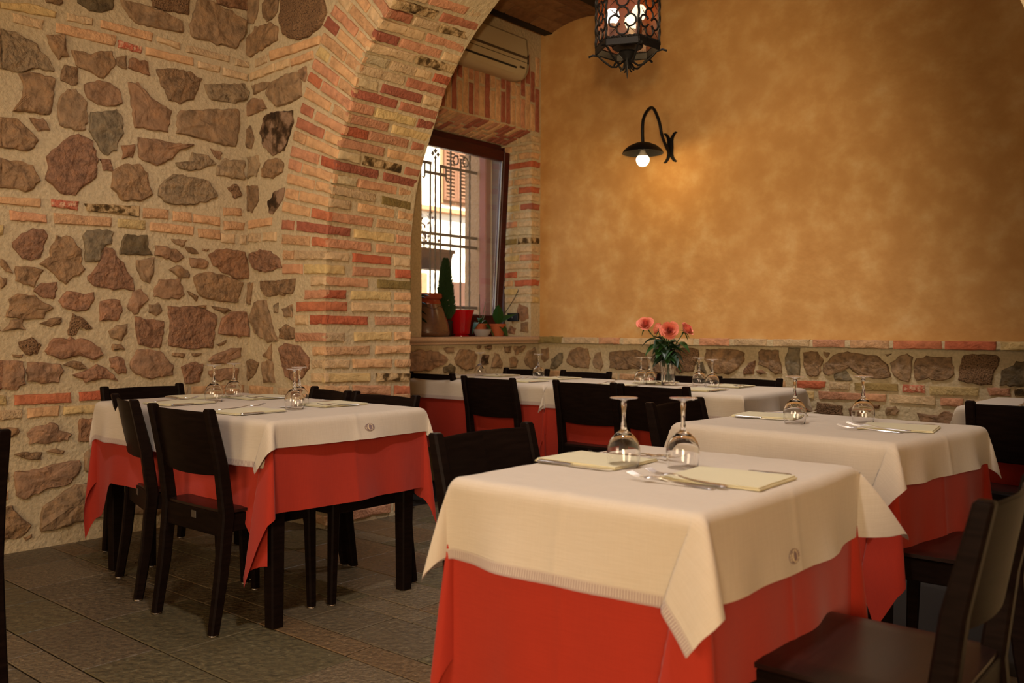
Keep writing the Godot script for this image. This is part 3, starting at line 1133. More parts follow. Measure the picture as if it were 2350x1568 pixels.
# ---------------------------------------------------------------- tables and cloths
const TOP := 0.752
const LOOPS := {
	"leaf": [Vector2(0, 0), Vector2(0.25, 0.015), Vector2(0.5, 0.10), Vector2(0.60, 0.30), Vector2(0.42, 0.46), Vector2(0.14, 0.38), Vector2(0.015, 0.2), Vector2(0, 0)],
	"drop": [Vector2(0, 0), Vector2(0.13, 0.01), Vector2(0.24, 0.09), Vector2(0.25, 0.25), Vector2(0.09, 0.24), Vector2(0.01, 0.13), Vector2(0, 0)],
	"hang": [Vector2(0, 0), Vector2(0.07, 0.015), Vector2(0.14, 0.06), Vector2(0.14, 0.14), Vector2(0.06, 0.14), Vector2(0.015, 0.07), Vector2(0, 0)],
	"lapped_low": [Vector2(0, 0), Vector2(-0.12, 0.045), Vector2(-0.24, 0.075), Vector2(-0.25, 0.115), Vector2(-0.05, 0.15), Vector2(0.12, 0.15), Vector2(0.17, 0.07), Vector2(0.05, 0.02), Vector2(0, 0)],
	"slim": [Vector2(0, 0), Vector2(0.16, 0.03), Vector2(0.40, 0.24), Vector2(0.56, 0.50), Vector2(0.50, 0.56), Vector2(0.24, 0.40), Vector2(0.03, 0.16), Vector2(0, 0)],
	"lapped": [Vector2(0, 0), Vector2(-0.14, 0.05), Vector2(-0.33, 0.09), Vector2(-0.36, 0.14), Vector2(-0.12, 0.21), Vector2(0.15, 0.28), Vector2(0.33, 0.24), Vector2(0.30, 0.09), Vector2(0.08, 0.03), Vector2(0, 0)],
	"lapped_across": [Vector2(0, 0), Vector2(0.03, 0.06), Vector2(0.07, 0.24), Vector2(0.22, 0.27), Vector2(0.26, 0.10), Vector2(0.20, -0.16), Vector2(0.14, -0.36), Vector2(0.09, -0.33), Vector2(0.05, -0.14), Vector2(0, 0)],
}
var loop_cache := {}

func loop_dir(kind: String, s: float) -> Vector2:
	if not loop_cache.has(kind):
		var c := Curve2D.new()
		var pts: Array = LOOPS[kind]
		for i in pts.size():
			var h := Vector2.ZERO
			if i > 0 and i < pts.size() - 1:
				h = (pts[i + 1] - pts[i - 1]) / 6.0
			c.add_point(pts[i], -h, h)
		var out := PackedVector2Array()
		for k in 65:
			out.append(c.sample_baked(c.get_baked_length() * k / 64.0, true))
		var length := 0.0
		for k in 64:
			length += out[k].distance_to(out[k + 1])
		for k in 65:
			out[k] *= 1.0 if kind in ["drop", "hang", "lapped_low"] else (1.75 if kind == "leaf" else 1.62) / length
		loop_cache[kind] = out
	var o: PackedVector2Array = loop_cache[kind]
	var f := clampf(s, 0.0, 1.0) * 64.0
	var i := mini(int(f), 63)
	return o[i].lerp(o[i + 1], f - i)

# where the cloth's point (u, v), measured flat from the table's centre, comes to hang
func drape(c: Dictionary, u: float, v: float) -> Vector3:
	var hx: float = c.hx
	var hz: float = c.hz
	var off: float = c.off
	var su := signf(u)
	var sv := signf(v)
	var a := absf(u) - hx
	var b := absf(v) - hz
	var p := Vector3(clampf(u, -hx, hx), c.top, clampf(v, -hz, hz))
	p.y += bumps.get_noise_2d(u * 1.4 + c.seed, v * 1.4) * 0.0012
	if c.crease:
		p.y += 0.0014 * exp(-absf(u) / 0.007) + 0.0014 * exp(-absf(v) / 0.007)
	var r := 0.014
	var along := func(s: float) -> Vector2:
		var t := minf(s / r, PI / 2.0)
		return Vector2(r * sin(t), r * (1.0 - cos(t)) + s - r * t)
	if a <= 0.0 and b <= 0.0:
		return p
	if a > 0.0 and b > 0.0:
		var s := sqrt(a * a + b * b)
		var phi := atan2(b, a)
		var q: Vector2 = along.call(s)
		var kind: String = c.loops[(1 if su > 0 else 0) + (2 if sv > 0 else 0)]
		var l := loop_dir(kind, 1.0 - phi / (PI / 2.0)) * (1.0 + off * 4.0)
		var hor := Vector3(su * l.x, 0, sv * l.y)
		var d := Vector3(hor.x, -sqrt(maxf(0.05, 1.0 - hor.length_squared())), hor.z)
		var out := Vector3(su * cos(phi), 0, sv * sin(phi)) * (q.x + off * (0.3 + minf(1.0, s / 0.03)))
		return p + out + d * q.y - hor * (0.55 * q.y * q.y / (0.3 + q.y))
	var over := a if a > 0.0 else b
	var w := v if a > 0.0 else u
	var half := hz if a > 0.0 else hx
	var hang: float = (c.xp if su > 0 else c.xn) if a > 0.0 else (c.zp if sv > 0 else c.zn)
	var edge := clampf((half - absf(w)) / 0.16, 0.0, 1.0)
	edge = edge * edge * (3.0 - 2.0 * edge)
	var lift: float = c.lift[(0 if su < 0 else 1) if a > 0.0 else (2 if sv < 0 else 3)]
	over *= 1.0 - lift * edge
	var q: Vector2 = along.call(over)
	var k := over / maxf(hang, 0.05)
	var wave: float = (sin(w * 13.0 + c.seed) * 0.6 + sin(w * 27.0 + c.seed * 2.0) * 0.3 + 0.5) * c.wave * k * k * edge
	wave += off * (0.3 + minf(1.0, over / 0.03)) + k * edge * c.flare
	if c.crease:
		wave += 0.003 * exp(-absf(w) / 0.009) * minf(1.0, over / 0.02)
	var n := Vector3(su, 0, 0) if a > 0.0 else Vector3(0, 0, sv)
	return p + n * (q.x + wave) - Vector3(0, q.y, 0)

func samples(h: float, n0: float, n1: float, step: float) -> PackedFloat32Array:
	var out := PackedFloat32Array()
	var k0 := maxi(8, ceili(n0 / (step * 0.6)))
	for i in k0:
		out.append(-h - n0 + n0 * i / k0)
	var m := ceili(h / step)
	for i in m:
		out.append(-h + (h - 0.02) * i / m)
	for e in [-0.02, -0.008, 0.0, 0.008, 0.02]:
		out.append(e)
	for i in range(1, m + 1):
		out.append(0.02 + (h - 0.02) * i / m)
	for i in range(1, k0 + 1):
		out.append(h + n1 * i / k0)
	return out

func cloth_mesh(c: Dictionary, step: float) -> ArrayMesh:
	var us := samples(c.hx, c.xn, c.xp, step)
	var vs := samples(c.hz, c.zn, c.zp, step)
	var mb := Mb.new()
	for v in vs:
		for u in us:
			mb.vert(drape(c, u, v), Vector2(u, v))
	var n := us.size()
	for j in vs.size() - 1:
		for i in n - 1:
			var a := j * n + i
			mb.quad(a, a + n, a + n + 1, a + 1)
	return mb.mesh(180.0)

func hem_mesh(c: Dictionary, v1: float, depth: float) -> ArrayMesh:
	var us := samples(c.hx, c.xn, c.xp, 0.02)
	var mb := Mb.new()
	for u in us:
		for q in [[v1 - depth * signf(v1), 1.0], [v1, 0.0]]:
			var p := drape(c, u, q[0])
			var du := drape(c, u + 0.002, q[0]) - drape(c, u - 0.002, q[0])
			var dv := drape(c, u, v1) - drape(c, u, v1 - depth * signf(v1))
			var n := du.cross(dv).normalized() * (-signf(v1))
			mb.vert(p + n * 0.0015 + (dv.normalized() * 0.001 if q[1] == 0.0 else Vector3.ZERO), Vector2(u, 1.0 - q[1]))
	for i in us.size() - 1:
		mb.quad(i * 2, i * 2 + 1, i * 2 + 3, i * 2 + 2)
	return mb.mesh(180.0)

func emblem(cloth: Node3D, c: Dictionary, u: float, v: float, size: float) -> void:
	var p := drape(c, u, v)
	var du := (drape(c, u, v - 0.004) - drape(c, u, v + 0.004)).normalized()
	var down := (drape(c, u + 0.004, v) - drape(c, u - 0.004, v)).normalized()
	var n := du.cross(-down).normalized()
	if n.x < 0:
		n = -n
	var basis := Basis(du, n.cross(du).normalized(), n)
	var disc := func(rx: float, ry: float, x0: float, x1: float) -> ArrayMesh:
		var o := []
		for k in 40:
			o.append(Vector2(cos(TAU * k / 40.0) * rx, sin(TAU * k / 40.0) * ry))
		return one(func(b: Mb): b.plate(o, x0, x1))
	var e := put("embroidered_emblem", disc.call(size, size * 0.62, 0.001, 0.0022), M.emblem, cloth)
	e.transform = Transform3D(basis, p)
	put("emblem_edge", one(func(b: Mb):
		for k in 32:
			if k % 2 == 0:
				var t := TAU * k / 32.0
				b.box(Vector3(cos(t) * size * 0.93, sin(t) * size * 0.56, 0.0024), Vector3(size * 0.12, size * 0.05, 0.0006), 0.0001, Basis(Vector3(0, 0, 1), t + PI / 2.0))), M.emblem_thread, e)
	var font := SystemFont.new()
	font.font_names = PackedStringArray(["Droid Serif"])
	for q in [["H", -0.60, 0.62], ["C", 0.0, 1.15], ["L", 0.62, 0.62]]:
		var t := TextMesh.new()
		t.text = q[0]
		t.font = font
		t.font_size = 48
		t.pixel_size = size * q[2] / 48.0 * 1.25
		t.depth = 0.0008
		var o := put("letter", t, M.emblem_thread, e)
		o.position = Vector3(size * q[1], -size * 0.02, 0.0026)

func table(name_bit: String, at: Vector3, turn: float, hx: float, hz: float, beige: Array, red: Array, loops: Array, red_loops: Array, lift: Array, label: String, seed_: float, fine_step := 0.02) -> Array:
	var t := thing("restaurant_table", "dark wooden square-legged table under the cloths " + label, "table", at, turn, "dark dining tables")
	put("tabletop", one(func(b: Mb): b.box(Vector3(0, TOP - 0.017, 0), Vector3(hx * 2 - 0.006, 0.03, hz * 2 - 0.006), 0.004)), M.wood, t)
	for sx in [-1.0, 1.0]:
		for sz in [-1.0, 1.0]:
			var p := Vector3(sx * (hx - 0.042), 0, sz * (hz - 0.042))
			put("leg", one(func(b: Mb): b.post([[p + Vector3(0, 0.004, 0), 0.05, 0.05], [p + Vector3(0, 0.4, 0), 0.058, 0.058], [p + Vector3(0, TOP - 0.034, 0), 0.064, 0.064]], 0.005)), M.wood, t)
	for s in [-1.0, 1.0]:
		put("apron", one(func(b: Mb): b.box(Vector3(0, TOP - 0.075, s * (hz - 0.045)), Vector3(hx * 2 - 0.15, 0.08, 0.022), 0.003)), M.wood, t)
		put("apron", one(func(b: Mb): b.box(Vector3(s * (hx - 0.045), TOP - 0.075, 0), Vector3(0.022, 0.08, hz * 2 - 0.15), 0.003)), M.wood, t)
	var under := {"hx": hx, "hz": hz, "top": TOP + 0.001, "xn": red[0], "xp": red[1], "zn": red[2], "zp": red[3], "off": 0.0, "loops": red_loops, "lift": lift, "wave": 0.02, "flare": 0.012, "seed": seed_, "crease": true}
	var r := put("undercloth", cloth_mesh(under, fine_step), M.red_cloth)
	tag(r, "long brick-red undercloth hanging " + label, "tablecloth", "red undercloths")
	r.position = at
	r.rotation.y = turn
	for v in [under.hz + under.zp, -under.hz - under.zn]:
		put("sewn_hem", hem_mesh(under, v, 0.018), M.red_cloth, r)
	var over := {"hx": hx + 0.003, "hz": hz + 0.003, "top": TOP + 0.005, "xn": beige[0], "xp": beige[1], "zn": beige[2], "zp": beige[3], "off": 0.007, "loops": loops, "lift": [0, 0, 0, 0], "wave": 0.012, "flare": 0.016, "seed": seed_ + 0.7, "crease": true}
	var o := put("tablecloth", cloth_mesh(over, fine_step), M.linen)
	tag(o, "beige linen overcloth with grey stitched hem " + label, "tablecloth", "beige overcloths")
	o.position = at
	o.rotation.y = turn
	for v in [over.hz + over.zp, -over.hz - over.zn]:
		put("stitched_hem", hem_mesh(over, v, 0.022), M.stitch, o)
	return [o, over]

func build_tables() -> void:
	var t := table("left", Vector3(-3.345, 0, -2.235), 0.0, 0.64, 0.36, [0.12, 0.105, 0.12, 0.175], [0.36, 0.335, 0.38, 0.52], ["drop", "drop", "hang", "lapped"], ["hang", "hang", "hang", "lapped_low"], [0.1, 0.0, 0.2, 0.33], "on the long table by the stone wall", 1.0, 0.018)
	emblem(t[0], t[1], t[1].hx + 0.062, -0.06, 0.0245)
	t = table("front", Vector3(-1.07, 0, -1.80), 0.0, 0.285, 0.36, [0.18, 0.18, 0.18, 0.185], [0.40, 0.40, 0.40, 0.52], ["drop", "leaf", "drop", "lapped"], ["hang", "hang", "hang", "lapped_low"], [0.0, 0.1, 0.0, 0.0], "on the small table closest to the camera", 2.2, 0.013)
	emblem(t[0], t[1], t[1].hx + 0.145, 0.03, 0.0245)
	table("right", Vector3(-1.18, 0, -3.09), deg_to_rad(-7.0), 0.375, 0.335, [0.14, 0.135, 0.15, 0.25], [0.36, 0.40, 0.36, 0.38], ["drop", "drop", "drop", "lapped"], ["hang", "hang", "hang", "lapped_low"], [0.0, 0.15, 0.0, 0.0], "on the small table behind the closest one", 3.1, 0.016)
	table("back", Vector3(-3.9, 0, -4.565), 0.0, 0.595, 0.375, [0.08, 0.1, 0.1, 0.13], [0.08, 0.28, 0.3, 0.5], ["drop", "drop", "drop", "drop"], ["hang", "hang", "hang", "hang"], [0.0, 0.0, 0.0, 0.1], "on the long back table under the window", 4.4)
	table("back", Vector3(-2.64, 0, -4.565), 0.0, 0.605, 0.375, [0.12, 0.12, 0.1, 0.14], [0.28, 0.3, 0.3, 0.45], ["drop", "drop", "drop", "drop"], ["hang", "hang", "hang", "hang"], [0.0, 0.0, 0.0, 0.1], "on the back table with the rose vase", 5.3)
	table("far", Vector3(-0.43, 0, -4.60), 0.0, 0.60, 0.345, [0.16, 0.14, 0.12, 0.15], [0.3, 0.3, 0.3, 0.4], ["drop", "drop", "drop", "drop"], ["hang", "hang", "hang", "hang"], [0.0, 0.0, 0.0, 0.1], "on the half-seen table by the ochre wall", 6.6)

# ---------------------------------------------------------------- chairs
func make_chair() -> Node3D:
	var c := thing("dining_chair", "", "chair", Vector3.ZERO, 0.0, "dark wooden dining chairs")
	for s in [-1.0, 1.0]:
		var x: float = s * 0.195
		var l := put("leg", one(func(b: Mb): b.post([[Vector3(x, 0.008, -0.235), 0.034, 0.034], [Vector3(x, 0.2, -0.205), 0.038, 0.042], [Vector3(x, 0.42, -0.182), 0.039, 0.048], [Vector3(x, 0.6, -0.205), 0.038, 0.044], [Vector3(x, 0.795, -0.25), 0.036, 0.034], [Vector3(x, 0.801, -0.251), 0.028, 0.026]], 0.006)), M.wood, c)
		put("glide", one(func(b: Mb): b.lathe([Vector2(0.013, 0.0), Vector2(0.015, 0.003), Vector2(0.012, 0.009)], 12, Vector3(x, 0, -0.236))), M.metal, l)
		var f := put("leg", one(func(b: Mb): b.post([[Vector3(s * 0.188, 0.008, 0.192), 0.03, 0.03], [Vector3(s * 0.188, 0.42, 0.182), 0.04, 0.04]], 0.006)), M.wood, c)
		put("glide", one(func(b: Mb): b.lathe([Vector2(0.012, 0.0), Vector2(0.014, 0.003), Vector2(0.011, 0.009)], 12, Vector3(s * 0.188, 0, 0.192))), M.metal, f)
		put("apron", one(func(b: Mb): b.box(Vector3(s * 0.19, 0.39, 0.0), Vector3(0.022, 0.065, 0.34), 0.003)), M.wood, c)
	put("apron", one(func(b: Mb): b.box(Vector3(0, 0.39, 0.185), Vector3(0.345, 0.065, 0.022), 0.003)), M.wood, c)
	put("apron", one(func(b: Mb): b.box(Vector3(0, 0.385, -0.19), Vector3(0.355, 0.085, 0.022), 0.003)), M.wood, c)
	var plate := put("metal_plate", one(func(b: Mb): b.box(Vector3(-0.01, 0.403, -0.2018), Vector3(0.03, 0.026, 0.0016), 0.0004)), M.dull_metal, c)
	plate.set_meta("label", "small grey metal plate on the rear apron")
	# seat with a shallow dish
	var seat := Mb.new()
	var n := 12
	for lay in 2:
		for j in n + 1:
			for i in n + 1:
				var x := (i / float(n) - 0.5) * 2.0
				var z := (j / float(n) - 0.5) * 2.0
				var corner := pow(absf(x), 6.0) * pow(absf(z), 6.0)
				var px := x * 0.207 * (1.0 - 0.03 * corner)
				var pz := 0.012 + z * 0.208 * (1.0 - 0.03 * corner)
				var edge := pow(maxf(absf(x), absf(z)), 14.0)
				var y := 0.443 - 0.006 * (1.0 - x * x) * (1.0 - z * z) - 0.006 * edge if lay == 1 else 0.423 + 0.004 * edge
				seat.vert(Vector3(px, y, pz))
	var o := (n + 1) * (n + 1)
	for j in n:
		for i in n:
			var a := j * (n + 1) + i
			seat.quad(o + a, o + a + n + 1, o + a + n + 2, o + a + 1)
			seat.quad(a, a + 1, a + n + 2, a + n + 1)
	for i in n:
		for e in [[i, i + 1], [n * (n + 1) + i + 1, n * (n + 1) + i], [(i + 1) * (n + 1), i * (n + 1)], [i * (n + 1) + n, (i + 1) * (n + 1) + n]]:
			seat.quad(e[0], o + e[0], o + e[1], e[1])
	put("seat", seat.mesh(50.0), M.seat, c)
	# bent plywood back
	var rings := []
	for k in 15:
		var t := k / 14.0
		var x := lerpf(-0.181, 0.181, t)
		var bow := 0.022 * (1.0 - pow(2.0 * t - 1.0, 2.0))
		var ring := PackedVector3Array()
		for q in [[0.566, 0.006], [0.561, 0.0], [0.566, -0.006], [0.66, -0.006], [0.782, -0.006], [0.788, 0.0], [0.782, 0.006], [0.66, 0.006]]:
			var z: float = -0.198 - 0.045 * (q[0] - 0.56) / 0.235 - bow + q[1]
			ring.append(Vector3(x, q[0] + (0.006 * (1.0 - pow(2.0 * t - 1.0, 2.0)) * (-1.0 if q[0] < 0.6 else 0.4)), z))
		rings.append(ring)
	put("backrest", one(func(b: Mb): b.loft(rings), 50.0), M.wood, c)
	return c

func build_chairs() -> void:
	# x and z of the chair's middle, the way it faces in degrees (0 faces the camera's side of the room), label
	var spots := [
		[-3.02, -1.955, 180.0, "at the stone wall table, its whole back turned to us"],
		[-3.553, -2.037, 164.0, "turned aslant at the stone wall table, left of the full back"],
		[-4.06, -2.235, 90.0, "at the table end nearest the stone wall"],
		[-3.48, -2.46, -15.0, "turned aslant on the far side of the stone wall table"],
		[-2.985, -2.41, 0.0, "on the stone wall table's far side, corner by the arch"],
		[-1.475, -1.915, 90.0, "at the far end of the closest table, left of its glasses"],
		[-0.61, -1.835, -90.0, "large in front, seat in full view beside the closest table"],
		[-1.59, -3.20, 90.0, "half hidden behind the wine glasses of the closest table"],
		[-0.71, -2.93, -90.0, "at the second small table, only seat and leg seen"],
		[-4.24, -4.43, 180.0, "at the back table, first beside the brick arch"],
		[-3.59, -4.265, 180.0, "at the back table, second from the brick arch"],
		[-2.895, -4.285, 180.0, "at the back table, third from the brick arch"],
		[-2.43, -4.24, 180.0, "at the back table in front of the rose vase"],
		[-4.19, -4.865, 0.0, "behind the back table, in the corner below the sill"],
		[-3.63, -4.83, 0.0, "behind the back table, second from the window corner"],
		[-2.86, -4.86, 0.0, "behind the rose vase at the back table"],
		[-2.41, -4.81, 0.0, "behind the back table, last towards the bare ochre wall"],
		[-0.735, -4.22, 180.0, "at the picture's right edge, before the half-seen table"],
		[-2.93, -0.79, -90.0, "cut off at the picture's left edge, one post seen"],
	]
	var c: Node3D = null
	for s in spots:
		var at := Vector3(s[0], 0, s[1])
		var label: String = "dark brown wooden chair " + s[3]
		if c == null:
			c = make_chair()
			c.position = at
			c.rotation.y = deg_to_rad(s[2])
			tag(c, label, "chair", "dark wooden dining chairs")
		else:
			copy_of(c, "dining_chair", label, at, deg_to_rad(s[2]), "dark wooden dining chairs")

# ---------------------------------------------------------------- fittings
func build_lantern() -> void:
	var at := Vector3(-1.82, 2.118, -2.80)
	var l := thing("hanging_lantern", "hexagonal wrought-iron lantern with amber glass and quatrefoil scrollwork hanging from the ceiling", "lantern", at, deg_to_rad(23.0))
	var R := 0.117
	var H := 0.44
	var corner := func(k: int, y: float, r := 0.0) -> Vector3:
		var t := TAU * k / 6.0
		return Vector3(cos(t) * (R + r), y, sin(t) * (R + r))
	for k in 6:
		var a: Vector3 = corner.call(k, 0.0)
		var b: Vector3 = corner.call(k + 1, 0.0)
		var path := []
		for i in 24:
			path.append(a.lerp(b, i / 23.0) + Vector3(0, 0.012, 0))
		put("rope_rim", one(func(m: Mb): m.tube(path, 0.006, 6, -1.0, 0.55, true), 30.0), M.iron, l)
		var band := (a + b) / 2
		var face := Basis(Vector3(0, 1, 0), -atan2(band.z, band.x))
		put("rim_band", one(func(m: Mb): m.box(band * 1.0 + Vector3(0, -0.004, 0), Vector3(0.008, 0.026, R * 1.02), 0.002, face)), M.iron, l)
		var post := []
		for i in 40:
			post.append(Vector3(a.x, H * i / 39.0, a.z))
		put("twisted_post", one(func(m: Mb): m.tube(post, 0.0055, 6, -1.0, 0.5, true), 30.0), M.iron, l)
		put("top_band", one(func(m: Mb): m.box(band + Vector3(0, H, 0), Vector3(0.009, 0.03, R * 1.02), 0.002, face)), M.iron, l)
		put("amber_pane", one(func(m: Mb): m.box(band * 0.955 + Vector3(0, H / 2.0, 0), Vector3(0.003, H - 0.02, R * 0.93), 0.0005, face)), M.amber, l)
		# quatrefoil scrolls over each pane
		var frame := Transform3D(Basis(Vector3(0, 1, 0), -atan2(band.z, band.x)), band * 1.005)
		var work := Mb.new()
		for row in 4:
			var c := Vector2(0.0, 0.068 + row * 0.1)
			for q in 4:
				var t := PI / 2.0 * q
				var lobe := c + Vector2(cos(t), sin(t)) * 0.0275
				var ring := []
				for i in 15:
					var s := t - 2.2 + 4.4 * i / 14.0
					ring.append(frame * Vector3(0.0, lobe.y + sin(s) * 0.0215, lobe.x + cos(s) * 0.0215))
				work.tube(ring, 0.0036, 6)
				var d := t + PI / 4.0
				work.tube([frame * Vector3(0.002, c.y + sin(d) * 0.014, c.x + cos(d) * 0.014), frame * Vector3(0.004, c.y + sin(d) * 0.026, c.x + cos(d) * 0.026)], 0.005, 6, 0.003)
				work.tube([frame * Vector3(0.001, c.y + sin(d) * 0.034, c.x + cos(d) * 0.034), frame * Vector3(0.001, c.y + sin(d) * 0.064, c.x + cos(d) * 0.064)], 0.002, 4, 0.0006)
		put("quatrefoil_scrollwork", work.mesh(60.0), M.iron, l)
		# strap under the rim, curling out at the corner and down to the finial
		var o := Vector3(a.x, 0, a.z).normalized()
		var strap := [o * (R + 0.028) + Vector3(0, -0.022, 0), o * (R + 0.012) + Vector3(0, -0.016, 0), o * (R - 0.008) + Vector3(0, -0.02, 0), o * (R - 0.03) + Vector3(0, -0.042, 0), o * (R - 0.058) + Vector3(0, -0.064, 0), o * 0.04 + Vector3(0, -0.066, 0), o * 0.022 + Vector3(0, -0.052, 0), o * 0.012 + Vector3(0, -0.045, 0)]
		put("curled_strap", one(func(m: Mb): m.tube(strap, 0.0042, 6)), M.iron, l)
		put("curled_leaf", one(func(m: Mb): m.tube([o * 0.01 + Vector3(0, -0.04, 0), o * 0.011 + Vector3(0, -0.06, 0), o * 0.017 + Vector3(0, -0.078, 0), o * 0.026 + Vector3(0, -0.083, 0)], 0.004, 5, 0.0025)), M.iron, l)
	put("finial", one(func(m: Mb): m.lathe([Vector2(0.0008, -0.112), Vector2(0.004, -0.085), Vector2(0.006, -0.06), Vector2(0.014, -0.045), Vector2(0.02, -0.036), Vector2(0.034, -0.02), Vector2(0.03, -0.012), Vector2(0.004, -0.008)], 14)), M.iron, l)
	put("pan", one(func(m: Mb): m.lathe([Vector2(0.002, 0.0), Vector2(0.055, 0.0), Vector2(0.058, 0.006), Vector2(0.05, 0.009), Vector2(0.002, 0.009)], 18)), M.iron, l)
	for q in [[-0.052, 0.022, M.bulb_white], [0.048, 0.03, M.bulb], [0.006, -0.055, M.bulb]]:
		var p := Vector3(q[0], 0.0, q[1])
		var holder := put("candle_holder", one(func(m: Mb): m.lathe([Vector2(0.011, 0.006), Vector2(0.011, 0.06), Vector2(0.012, 0.064)], 12, p)), M.iron, l)
		put("bulb_cap", one(func(m: Mb): m.lathe([Vector2(0.0105, 0.06), Vector2(0.013, 0.078), Vector2(0.0135, 0.086)], 14, p)), M.porcelain, holder)
		put("bulb", one(func(m: Mb): m.lathe([Vector2(0.0125, 0.086), Vector2(0.019, 0.093), Vector2(0.0255, 0.106), Vector2(0.0265, 0.117), Vector2(0.024, 0.129), Vector2(0.016, 0.139), Vector2(0.004, 0.143)], 18, p), 60.0), q[2], holder)
		var lamp := OmniLight3D.new()
		lamp.name = "lantern_bulb_light"
		lamp.position = p + Vector3(0, 0.11, 0)
		lamp.light_energy = 0.03
		lamp.light_size = 0.02
		lamp.omni_range = 12.0
		lamp.omni_attenuation = 2.0
		lamp.light_color = Color(1.0, 0.8, 0.5)
		lamp.shadow_enabled = true
		l.add_child(lamp, true)
	var roof := put("roof", one(func(m: Mb):
		m.lathe([Vector2(R + 0.012, H), Vector2(R * 0.7, H + 0.05), Vector2(R * 0.3, H + 0.09), Vector2(0.012, H + 0.11)], 6)), M.iron, l)
	var k := 0
	var y := H + 0.12
	while at.y + y < 3.52:
		var ring := []
		for i in 13:
			var t := TAU * i / 12.0
			var e := Vector3(cos(t) * 0.011, sin(t) * 0.02, 0)
			ring.append(Vector3(0, y, 0) + (e if k % 2 == 0 else Vector3(0, e.y, e.x)))
		put("chain_link", one(func(m: Mb): m.tube(ring, 0.003, 6)), M.iron, l)
		y += 0.031
		k += 1

func build_unseen_lamps() -> void:  # out-of-view fittings at the places of the unseen ceiling spots
	for q in unseen_lamp_places:
		var at: Vector3 = q[0]
		var c := thing("unseen_ceiling_lamp", "unseen round ceiling lamp placed for light over the " + q[1], "ceiling lamp", Vector3(at.x, 3.44, at.z), 0.0, "unseen ceiling lamps")
		put("ring", one(func(b: Mb): b.lathe([Vector2(0.1, 0.0), Vector2(0.13, 0.0), Vector2(0.135, 0.012), Vector2(0.13, 0.11), Vector2(0.1, 0.11)], 28), 50.0), M.cream, c)
		put("bulb", one(func(b: Mb): b.lathe([Vector2(0.002, 0.01), Vector2(0.098, 0.01), Vector2(0.098, 0.014), Vector2(0.002, 0.014)], 28)), M.bulb, c)

func build_sconce() -> void:
	var at := Vector3(-3.388, 2.425, BACK_Z + 0.003)
	var s := thing("wall_sconce", "black iron wall lamp with swan-neck arm, dish shade and lit bulb on the ochre wall", "wall lamp", at)
	var half := [Vector2(0.026, 0.0), Vector2(0.024, 0.05), Vector2(0.03, 0.075), Vector2(0.046, 0.098), Vector2(0.058, 0.104), Vector2(0.044, 0.112), Vector2(0.026, 0.104), Vector2(0.012, 0.086), Vector2(0.0, 0.066)]
	var o := []
	for p in half:
		o.append(p)
	for k in range(half.size() - 2, -1, -1):
		o.append(Vector2(-half[k].x, half[k].y))
	for k in range(1, half.size()):
		o.append(Vector2(-half[k].x, -half[k].y))
	for k in range(half.size() - 2, 0, -1):
		o.append(Vector2(half[k].x, -half[k].y))
	put("wall_plate", one(func(b: Mb): b.plate(o, 0.0, 0.008)), M.iron, s)
	var c := Curve3D.new()
	c.add_point(Vector3(0, -0.055, 0.008), Vector3.ZERO, Vector3(0, 0.01, 0.06))
	c.add_point(Vector3(0, 0.06, 0.115), Vector3(0, -0.07, -0.02), Vector3(0, 0.06, 0.02))
	c.add_point(Vector3(0, 0.243, 0.265), Vector3(0, 0.0, -0.075), Vector3(0, 0.0, 0.065))
	c.add_point(Vector3(0, 0.14, 0.375), Vector3(0, 0.07, 0.0), Vector3(0, -0.05, 0.0))
	c.add_point(Vector3(0, -0.03, 0.38))
	var path := []
	for k in 41:
		path.append(c.sample_baked(c.get_baked_length() * k / 40.0, true))
	put("arm", one(func(b: Mb): b.tube(path, 0.0115, 10)), M.iron, s)
	var sh := Vector3(0, 0, 0.38)
	put("shade", one(func(b: Mb): b.lathe([Vector2(0.012, -0.022), Vector2(0.05, -0.028), Vector2(0.1, -0.05), Vector2(0.135, -0.08), Vector2(0.145, -0.1), Vector2(0.142, -0.101), Vector2(0.132, -0.083), Vector2(0.098, -0.054), Vector2(0.05, -0.033), Vector2(0.012, -0.027)], 32, sh)), M.iron, s)
	var socket := put("socket", one(func(b: Mb): b.lathe([Vector2(0.018, -0.03), Vector2(0.018, -0.075)], 14, sh)), M.iron, s)
	put("bulb_collar", one(func(b: Mb): b.lathe([Vector2(0.015, -0.072), Vector2(0.02, -0.09), Vector2(0.036, -0.118), Vector2(0.0375, -0.122)], 20, sh)), M.porcelain, socket)
	put("bulb", one(func(b: Mb): b.lathe([Vector2(0.0375, -0.122), Vector2(0.045, -0.135), Vector2(0.046, -0.15), Vector2(0.041, -0.168), Vector2(0.028, -0.184), Vector2(0.012, -0.191), Vector2(0.001, -0.193)], 22, sh), 60.0), M.bulb, socket)
	var lamp := OmniLight3D.new()
	lamp.name = "sconce_bulb_light"
	lamp.position = sh + Vector3(0, -0.15, 0)
	lamp.light_energy = 0.085
	lamp.light_size = 0.04
	lamp.omni_range = 10.0
	lamp.omni_attenuation = 2.0
	lamp.light_color = Color(1.0, 0.82, 0.52)
	lamp.shadow_enabled = true
	s.add_child(lamp, true)

